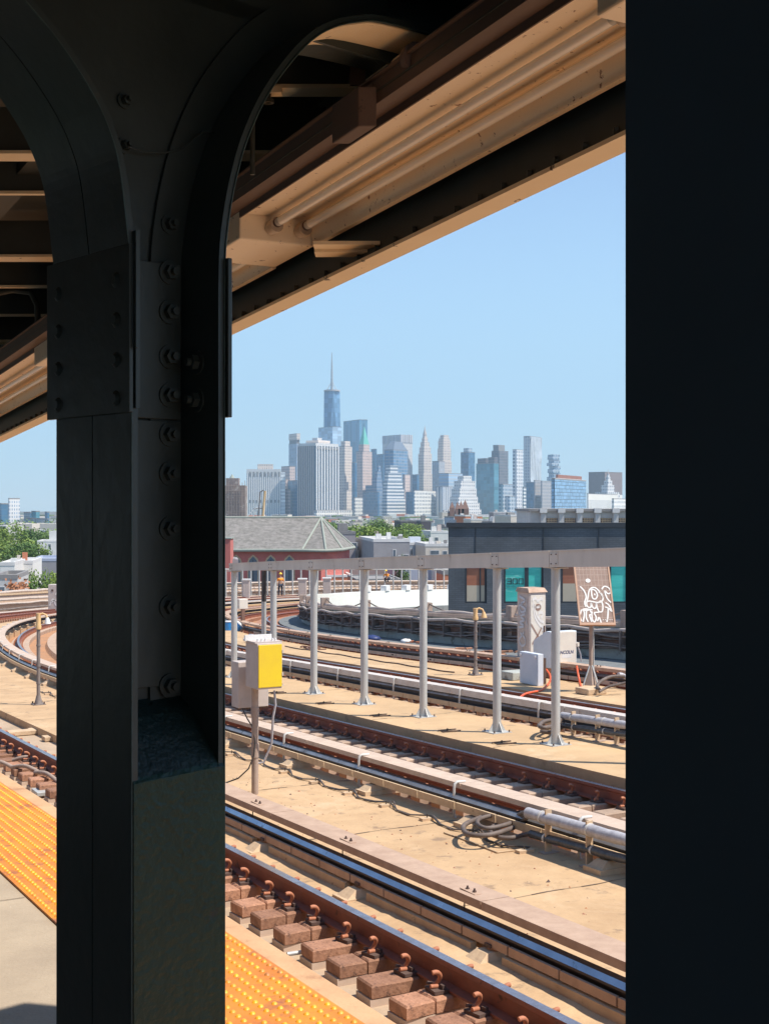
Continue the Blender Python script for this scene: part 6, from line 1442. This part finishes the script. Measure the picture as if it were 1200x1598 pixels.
# ---- long grey building with louvred bays behind
dL = 190; xa, xb = PX(828,0,dL).x, PX(1010,0,dL).x; zt, zb = zy(798,dL), zy(822,dL)
lb_ = thing('louvred_building', Vector((xa, dL, 0)), 'long grey storey with louvred bays between piers, above the black brick building', 'building')
mb = MB(); mb.box(xa, xb, dL, dL+20, 0, zt, M['greylight']); mb.build('wall', None, lb_)
mb = MB(); mb.box(xa-.3, xb+.3, dL-.5, dL+20, zt, zt+.35, M['tar']); mb.build('roof', None, lb_)
for i in range(7):
    x = 847 + i*28.2; X = PX(x,0,dL).x; mb = MB(); mb.box(X-.35, X+.35, dL-.8, dL, zb-2, zt+.1, M['greylight']); p = mb.build('pier', None, lb_)
    mb = MB(); mb.box(X-.5, X+.5, dL-1.0, dL-.1, zt-.2, zt+.45, M['roofwhite']); mb.build('pier_cap', None, p)
    Xa, Xb = X + .5, PX(x+28.2,0,dL).x - .5
    mb = MB(); z0, z1 = zb-1, zt - .95; mb.box(Xa, Xb, dL-.06, dL, z0, z1, M['dark_frame'])
    for k in range(9): zz_ = z0 + (z1-z0)*(k+.3)/9; mb.box(Xa+.05, Xb-.05, dL-.12, dL-.06, zz_, zz_+.1, M['pad'])
    for k in range(1,7): xx = Xa + (Xb-Xa)*k/7; mb.box(xx-.04, xx+.04, dL-.14, dL-.12, z0, z1, M['pad'])
    mb.build('louvre', None, lb_)
# ---- houses and roofs
H = house
ow = mat('orange_brick', (.60,.22,.12), (.52,.19,.10), .8, .9); bw = mat('blue_cladding', (.42,.46,.56), (.38,.42,.52), .4, .7); cream = mat('cream_render', (.66,.60,.52), (.58,.52,.45), .5, .9); whitew = mat('white_render', (.74,.73,.70), (.66,.65,.62), .5, .9)
H('house', 'pinkish grey house with a rooftop box beside the church end', 527, 555, 834, 230, 12, mat('mauve_render', (.40,.36,.36), (.34,.31,.31), .5,.9), M['tar'], [(1.8,1.4,1.6,1.0),(.8,3.4,1.2,1.2)], chim=[(.3,2,1.7,1.9,M['tar'])])
H('house', 'low house with a white gabled wall right of the pinkish grey house', 555, 566, 845, 235, 9, whitew, M['tar'], [(.3,.8,.6,.8)])
H('row_house', 'grey-walled row house with a long white roof edge, in front of the round trees', 583, 640, 846, 215, 20, M['greyhouse'], M['roofwhite'], [(3.1,1.2,.6,1.6),(4.0,2.2,.5,1.2),(4.8,2.0,1.0,1.6)], chim=[(1.2,6,.9,1.2,M['roofwhite']),(3.3,8,.7,1.4,whitew),(4.6,4,.8,.9,M['tar'])])
H('row_house', 'row house with a big square blue-grey rooftop box, behind the centre posts', 628, 668, 851, 235, 14, mat('bluegrey_render', (.34,.40,.46), (.3,.35,.41), .5,.9), M['roofwhite'], [(.5,.6,.5,1.2),(1.4,.6,.5,1.2),(3.0,.7,.8,1.0)], chim=[(1.8,3,2.0,1.4,M['boxblue']),(.4,7,.7,1.8,M['roofwhite'])])
H('row_house', 'cream row house with a pale parapet beside the black brick building', 664, 702, 853, 225, 12, cream, M['roofwhite'], [(.8,.6,1.6,.8),(2.9,.7,.9,1.0)], chim=[(1,2,.6,1.5,M['roofwhite']),(2.6,4,.8,.8,cream),(3.4,1,.5,1.1,M['tar'])])
H('row_house', 'small white stepped roof just left of the black brick building, above the cream row house', 672, 703, 832, 330, 14, whitew, M['roofwhite'], [(1,1,1,1)], chim=[(.6,2,1.2,1.6,whitew),(2.6,5,1,2,M['boxgrey'])])
H('flat_house', 'flat pinkish roof poking out of the trees', 565, 591, 833, 330, 16, M['greyhouse'], mat('pink_roof', (.50,.38,.36), (.44,.34,.32), .4,.9), [], chim=[(1,2,1,.7,M['roofwhite'])])
H('dark_house', 'long dark flat-roofed block beyond the trees, left of two', 625, 650, 814, 620, 20, mat('dark_brick', (.12,.11,.12), (.10,.09,.10), .4,.9), M['tar'], [])
H('dark_house', 'long dark flat-roofed block beyond the trees, right of two', 657, 673, 814, 640, 20, mat('dark_brick', (.12,.11,.12)), M['tar'], [], chim=[(.5,2,2,3,M['tar'])])
H('warehouse', 'wide blue-clad wall with white uprights behind the far railing', 625, 686, 886, 190, 15, bw, M['roofwhite'], [], cat='warehouse', chim=[])
H('brick_wall_building', 'orange brick building under a grey roof behind the far railing', 556, 627, 906, 170, 10, ow, M['tar'], [(1.4,.4,.35,1.0)], cat='building', par=.2)
H('grey_roof_building', 'broad sloping grey roof above the orange brick building', 548, 627, 888, 205, 14, mat('roof_mauve', (.36,.32,.31), (.32,.29,.28), .3,.9), M['tar'], [], cat='building', par=0)
H('brick_wall_building', 'pale orange brick shed left of the grey-roofed building', 510, 552, 901, 185, 10, ow, M['roofwhite'], [(.8,.4,.5,.9)], cat='building', par=.3)
H('brick_wall_building', 'dark maroon wall strip behind the railing, below the church end', 470, 512, 889, 200, 8, mat('maroon', (.22,.08,.08), (.18,.07,.07), .4,.9), M['roofwhite'], [], cat='building', par=.2)
H('white_pier_house', 'narrow white house between blue cladding and the black brick building', 684, 700, 882, 185, 6, whitew, M['roofwhite'], [(.3,3.0,.35,1.0)])
H('brick_wall_building', 'red brick wall sliver left of the black brick building', 691, 706, 897, 170, 6, ow, M['tar'], [], cat='building')
# rooftops along the skyline foot
specs = [(668,690,817,700,whitew,'white flat house beyond the trees, left end of the rooftop row above the black building'),(676,700,824,420,cream,'cream house with a low parapet directly left of the black building roof'),
 (640,656,812,900,M['greyhouse'],'grey house past the dark blocks under the wide gridded building'),(598,612,806,1300,cream,'little cream house at the tree line below the stepped tower'),
 (692,708,812,600,whitew,'white house below the brown twin spires'),(708,730,808,560,bw,'bluish house front left of the orange-red wall'),(726,754,806,520,ow,'orange-red gabled wall below the terraced building'),
 (752,768,816,400,cream,'low cream roof right of the orange-red wall'),(768,800,813,430,whitew,'white roof with small boxes above the middle of the black building'),(797,812,806,380,cream,'pair of white rooftop rooms, the left one'),(818,829,806,385,whitew,'pair of white rooftop rooms, the right one'),
 (735,760,812,480,cream,'pinkish flat house under the terraced building'),(552,566,815,900,cream,'tiny cream house left of the tree mass'),(573,600,812,1100,cream,'low pale house behind the tree mass'),(400,424,806,1200,whitew,'white sheds peeping over the church ridge'),
 (424,450,804,1200,cream,'long low cream shed over the church ridge'),(770,800,800,900,M['greyhouse'],'grey house under the teal slab tower'),(690,700,800,1000,cream,'small cream block under the white terraced building')]
rng = random.Random(31)
for (a, b, y, d, m, lab) in specs:
    w_ = (b-a)/F*d; hwin = [(w_*(k+.5)/4 - .4, 1.2, .8, 1.1) for k in range(4)] if w_ > 5 else []
    H('house', lab, a, b, y, d, 14, m, M['roofwhite'] if rng.random() < .7 else M['tar'], hwin, ang=rng.choice([-12,8,14]), chim=[(w_*rng.uniform(.1,.7), rng.uniform(1,5), rng.uniform(.6,1.8), rng.uniform(.8,2.0), rng.choice([M['tar'],M['roofwhite'],M['boxgrey']])) for _ in range(3)])
# brown church spires
dS = 900; rs = thing('spired_church', Vector((PX(716,0,dS).x, dS, 0)), 'small church with several brown pointed spires below the terraced building', 'church')
mb = MB(); xa = PX(700,0,dS).x; xb = PX(730,0,dS).x; mb.box(xa, xb, dS, dS+14, 0, zy(800,dS), mat('brown_stone', (.26,.15,.12), (.22,.13,.10), .1,.9)); mb.build('wall', None, rs)
mb = MB(); mb.prism([(xa,dS),(xb,dS),(xb,dS+14),(xa,dS+14)], zy(800,dS)+.01, zy(794,dS), top=[(xa,dS+7),(xb,dS+7),(xb,dS+7.1),(xa,dS+7.1)], m=M['tar']); mb.build('roof', None, rs)
for x, yt, y0, w2 in ((705.5,783,796,1.6),(714,783,798,1.7),(719.5,782,798,1.9),(726,780,798,2.4)):
    X = PX(x,0,dS).x; mb = MB(); mb.box(X-w2,X+w2,dS-1,dS-1+2*w2,0,zy(y0-4,dS),MATS['brown_stone']); mb.prism([(X-w2,dS-1),(X+w2,dS-1),(X+w2,dS-1+2*w2),(X-w2,dS-1+2*w2)], zy(y0-4,dS), zy(yt,dS), top=[(X-.1,dS-1+w2-.1),(X+.1,dS-1+w2-.1),(X+.1,dS-1+w2+.1),(X-.1,dS-1+w2+.1)], m=MATS['brown_stone']); mb.build('spire', None, rs)
# scaffolded brown structure and yard crane beyond the church
dW = 1100; rs = thing('scaffolded_building', Vector((PX(366,0,dW).x, dW, 0)), 'brown weathered building wrapped in scaffolding above the church ridge, right of the big column', 'building')
mb = MB(); mb.box(PX(349,0,dW).x, PX(383,0,dW).x, dW, dW+15, 0, zy(758,dW), mat('weathered', (.34,.25,.21), (.20,.16,.15), .12,.9, c3=(.5,.44,.4), s3=.2, t3=.55)); mb.box(PX(352,0,dW).x, PX(372,0,dW).x, dW+2, dW+12, zy(758,dW), zy(746,dW), MATS['weathered']); mb.build('wall', None, rs)
mb = MB(); mb.tube([(PX(361,0,dW).x, dW+6, zy(747,dW)), (PX(361,0,dW).x, dW+6, zy(740,dW))], 2.2, 10, True, M['copper'], radii=[2.6,.4]); mb.build('roof', None, rs)
mb = MB()
for k in range(9): X = PX(349+k*4.2,0,dW).x; mb.box(X-.2,X+.2,dW-1.5,dW-1.2,0,zy(756-(k%3)*3,dW),M['pole'])
for k in range(7): z = zy(806-k*8,dW); mb.box(PX(348,0,dW).x,PX(384,0,dW).x,dW-1.6,dW-1.2,z,z+.35,M['pole'])
mb.build('scaffold', None, rs)
dQ = 900; rc = thing('yard_crane', Vector((PX(405,0,dQ).x, dQ, 0)), 'pale yellow yard crane with a leaning boom in front of the white finned tower', 'crane')
def pl(pts, r, m, nm): mb = MB(); mb.tube([PX(x,y,dQ) for x,y in pts], r, 6, True, M[m]); mb.build(nm, None, rc)
pl([(410,808),(413.5,766)], .9, 'mastyellow', 'boom'); pl([(403,808),(406,768),(411,765)], .5, 'mast', 'mast'); pl([(386,806),(398,794),(409,788)], .35, 'whitebits', 'stay'); pl([(394,808),(403,792)], .35, 'whitebits', 'stay'); pl([(396,794),(410,793)], .35, 'mast', 'stay')
# left of the column
H('house', 'white house with a chimney among the trees left of the big column', 0, 22, 883, 190, 12, whitew, M['roofwhite'], [(.2,1,.6,1.0),(1.0,1,.6,1.0)], chim=[(1.2,2,.8,1.0,whitew)])
H('house', 'white house with an orange chimney just right of the other white house at the left', 20, 50, 880, 200, 12, whitew, M['roofwhite'], [(.6,.8,.5,.9)], chim=[(1.0,3,.7,1.6,ow),(.2,3,.5,1.2,cream)])
H('house', 'low grey-walled house with a dark roof edge below the white houses at the left', -10, 26, 904, 150, 10, M['greylight'], M['tar'], [(.4,.8,.9,1.2),(1.8,.8,.6,1.0)])
H('house', 'grey pitched roof shed beside the big column left', 50, 88, 876, 230, 14, M['greyhouse'], bw, [])
H('house', 'white stepped building high among the trees, touching the column at left', 58, 92, 846, 420, 14, whitew, M['roofwhite'], [(3.4,.6,.9,1.4)], chim=[(3.5,2,2.5,3.4,whitew)])
H('house', 'small white house behind the left tree mass', 30, 46, 852, 500, 10, whitew, M['roofwhite'], [])
# ---- trees
leafm = [mat('leaf_a', (.11,.18,.035), (.17,.25,.05), .35, .6, spec=.3), mat('leaf_b', (.15,.23,.045), (.23,.31,.06), .35, .6, spec=.3), mat('leaf_c', (.07,.14,.036), (.12,.19,.045), .35, .6, spec=.3)]
def crown_mesh(seed, n=2600, lm=0):
    rng = random.Random(seed); mb = MB(); cl = []
    for i in range(26):
        a = rng.uniform(0, 6.28); z = rng.uniform(-.75, 1); rr = math.sqrt(max(.05, 1 - z*z*.8))*rng.uniform(.25,.85); cl.append((rr*math.cos(a), rr*math.sin(a), z*.72, rng.uniform(.2,.42)))
    for i in range(n):
        cx_, cy_, cz, r0 = rng.choice(cl); v = Vector((rng.gauss(0,1), rng.gauss(0,1), rng.gauss(0,1))).normalized()*r0*rng.uniform(.75,1.08)
        p = Vector((cx_, cy_, cz)) + v*Vector((1,1,.8)) if False else Vector((cx_+v.x, cy_+v.y, cz+v.z*.8)); s_ = rng.uniform(.025,.06)
        nrm = (v.normalized() + Vector((rng.uniform(-.7,.7), rng.uniform(-.7,.7), rng.uniform(-.5,.8)))).normalized(); t = nrm.orthogonal().normalized(); b = nrm.cross(t)
        mb.mesh([p+t*s_, p+b*s_*.8, p-t*s_, p-b*s_*.8], [(0,1,2,3)], leafm[lm])
    return mesh_of(mb, 'crown')
crowns = [crown_mesh(i, 2600, i % 3) for i in range(6)]
def trunk_mesh():
    rng = random.Random(3); mb = MB(); mb.tube([(0,0,0),(.05,0,.5),(.0,.05,1.0)], .05, 8, True, M['bark'], radii=[.07,.05,.035])
    for k in range(6): a = k*1.05; mb.tube([(0,.02,.55+.05*k),(.25*math.cos(a),.25*math.sin(a),.9+.05*k),(.5*math.cos(a),.5*math.sin(a),1.15)], .02, 5, True, M['bark'], radii=[.035,.02,.01])
    return mesh_of(mb, 'trunk')
tme = trunk_mesh()
def tree(x, yt, d, w_px, label, k, hfrac=.9, group=None):
    base = Vector((PX(x,0,d).x, d, 0)); ht = zy(yt, d); r_ = w_px/F*d/2*1.6
    t = thing('tree', base, label, 'tree', group); o = bpy.data.objects.new('crown', crowns[k % 6]); C.objects.link(o); o.parent = t
    rz = max(r_*hfrac, 5); o.scale = (r_, r_, rz); o.location = (0,0,ht - rz*1.02); o.rotation_euler.z = k*1.7
    o = bpy.data.objects.new('trunk', tme); C.objects.link(o); o.parent = t; o.scale = (r_*.8, r_*.8, max(2, (ht-rz)*.92)); return t
TL = [(690,826,360,22,'tree by the corner of the black brick building'),(585,816,360,40,'broad leafy tree filling the gap behind the flat pinkish roof'),(630,824,350,40,'broad leafy tree behind the rooftop boxes of the grey-walled row house'),(655,828,330,34,'leafy tree behind the blue-grey rooftop box'),(530,817,460,32,'tree rising behind the sloping end of the church roof'),(516,812,560,30,'far tree above the church roof end, left end of the trees'),(575,826,300,30,'tree between the pinkish grey house and the grey-walled row house'),(565,812,300,38,'round tree right behind the pinkish grey house, tallest of the near clump'),(553,818,340,26,'tree peeping out between the church roof and the near clump'),(576,838,240,26,'narrow tree running down beside the grey-walled row house'),(548,820,420,30,'tree just over the slope of the church roof end'),
 (598,814,420,40,'broad tree above the flat pinkish roof'),(620,818,400,38,'tree behind the long white roof edge, middle of the clump'),(642,820,380,36,'tree above the big square rooftop box'),(662,822,420,34,'tree at the right end of the clump, beside the white stepped roof'),(608,826,330,34,'lower front tree over the left part of the grey-walled row house'),(632,830,330,34,'lower front tree behind the rooftop boxes'),(650,832,300,26,'small front tree beside the cream row house roof'),
 (590,808,620,30,'far pale tree on top of the clump, left'),(640,812,600,30,'far pale tree between the two dark blocks'),(625,858,190,22,'little bushy tree in the courtyard of the row houses'),
 (360,893,190,34,'tree behind the far railing just right of the big column'),(380,890,200,34,'second tree behind the far railing, above the white relay box'),(402,892,195,34,'tree behind the far railing, left of the twin posts'),(348,890,210,30,'tree half hidden by the big column behind the far railing'),(448,892,190,24,'green bush tree between the standing worker and the post'),(467,900,180,20,'low bush tree right of the standing worker'),(420,896,205,26,'tree behind the twin posts'),
 (18,813,420,46,'dark round tree at the left edge, top of the left tree mass'),(45,822,440,44,'dark tree beside the topmost one at the left'),(68,826,520,36,'far tree by the column in the left tree mass'),(5,838,330,44,'bright green tree at the left edge below the dark trees'),(34,842,320,44,'bright middle tree in the left tree mass'),(60,846,330,40,'bright tree near the column in the left tree mass'),(-5,822,450,40,'dark tree cut by the left edge'),
 (40,893,170,36,'large light green tree in front of the left houses'),(60,888,175,36,'light green tree touching the big column on the left'),(78,880,190,26,'upper light green tree against the big column'),(28,905,165,26,'low light green tree with reddish shrubs at the left')]
for i, (x, y, d, w_, lab) in enumerate(TL): tree(x, y, d, w_, lab, i)
rb = MB(); rng = random.Random(12)
for k in range(260):
    p = PX(rng.choice([20,32])+rng.gauss(0,5), 917+rng.gauss(0,6), 150+rng.uniform(-3,3)); s_ = .18; t = Vector((rng.uniform(-1,1),rng.uniform(-1,1),rng.uniform(-1,1))).normalized(); b = t.orthogonal().normalized(); rb.mesh([p+t*s_, p+b*s_, p-t*s_, p-b*s_], [(0,1,2,3)])
tag(rb.build('shrub', mat('red_leaf', (.42,.17,.08), (.30,.13,.06), 2, .7)), 'orange-red shrub below the light green tree at the left', 'shrub')
# far-off belt of greenery and roofs that reads as one mass
mb = MB(); rng = random.Random(40)
for k in range(9000):
    d = rng.uniform(500, 1700); x = rng.uniform(-80, 1250); X = (x-600)/F*d; z = rng.uniform(2, min(13, 30-23*d/F)); s_ = rng.uniform(.8,2.2); p = Vector((X, d, z)); t = Vector((rng.uniform(-1,1),rng.uniform(-1,1),rng.uniform(-.6,.6))).normalized(); b = Vector((rng.uniform(-.5,.5),rng.uniform(-.5,.5),1)).cross(t).normalized()
    mb.mesh([p+t*s_, p+b*s_, p-t*s_, p-b*s_], [(0,1,2,3)])
tag(mb.build('distant_treetops', leafm[0]), kind='stuff')
# background infill of low city blocks on the plain
rng = random.Random(77)
mb = MB()
for k in range(420):
    d = rng.uniform(700, 1900); x = rng.uniform(-60, 1240); X = (x-600)/F*d; w_ = rng.uniform(8, 26); h_ = rng.uniform(3, max(4, 30-29*d/F)); a = rng.uniform(-.5,.5)
    mb.obox((X,d,0), (w_*math.cos(a), w_*math.sin(a),0), (-14*math.sin(a),14*math.cos(a),0), (0,0,h_), rng.choice([whitew, cream, M['greyhouse'], M['greylight'], cream]))
for k in range(340):
    d = rng.uniform(1900, 3050); x = rng.uniform(-60, 1240); X = (x-600)/F*d; w_ = rng.uniform(12, 45); a = rng.uniform(-.5,.5)
    mb.obox((X,d,0), (w_*math.cos(a), w_*math.sin(a),0), (-20*math.sin(a),20*math.cos(a),0), (0,0,rng.uniform(3,9)), rng.choice([whitew, cream, M['greyhouse'], M['greylight'], ow, leafm[0]]))
tag(mb.build('distant_rooftops'), kind='stuff')
# ---------------------------------------------------------------- haze
hz = MB(); hz.box(-6600, 6600, -1200, 6600, -1.5, 620); hzo = hz.build('haze'); tag(hzo, kind='stuff')
hm = bpy.data.materials.new('haze'); hm.use_nodes = True; nt = hm.node_tree; nt.nodes.clear()
o_ = nt.nodes.new('ShaderNodeOutputMaterial'); pv = nt.nodes.new('ShaderNodeVolumePrincipled'); pv.inputs['Color'].default_value = (.60,.82,1,1); pv.inputs['Density'].default_value = 1.1e-4; pv.inputs['Anisotropy'].default_value = .2
nt.links.new(pv.outputs[0], o_.inputs['Volume']); hzo.data.materials.clear(); hzo.data.materials.append(hm)
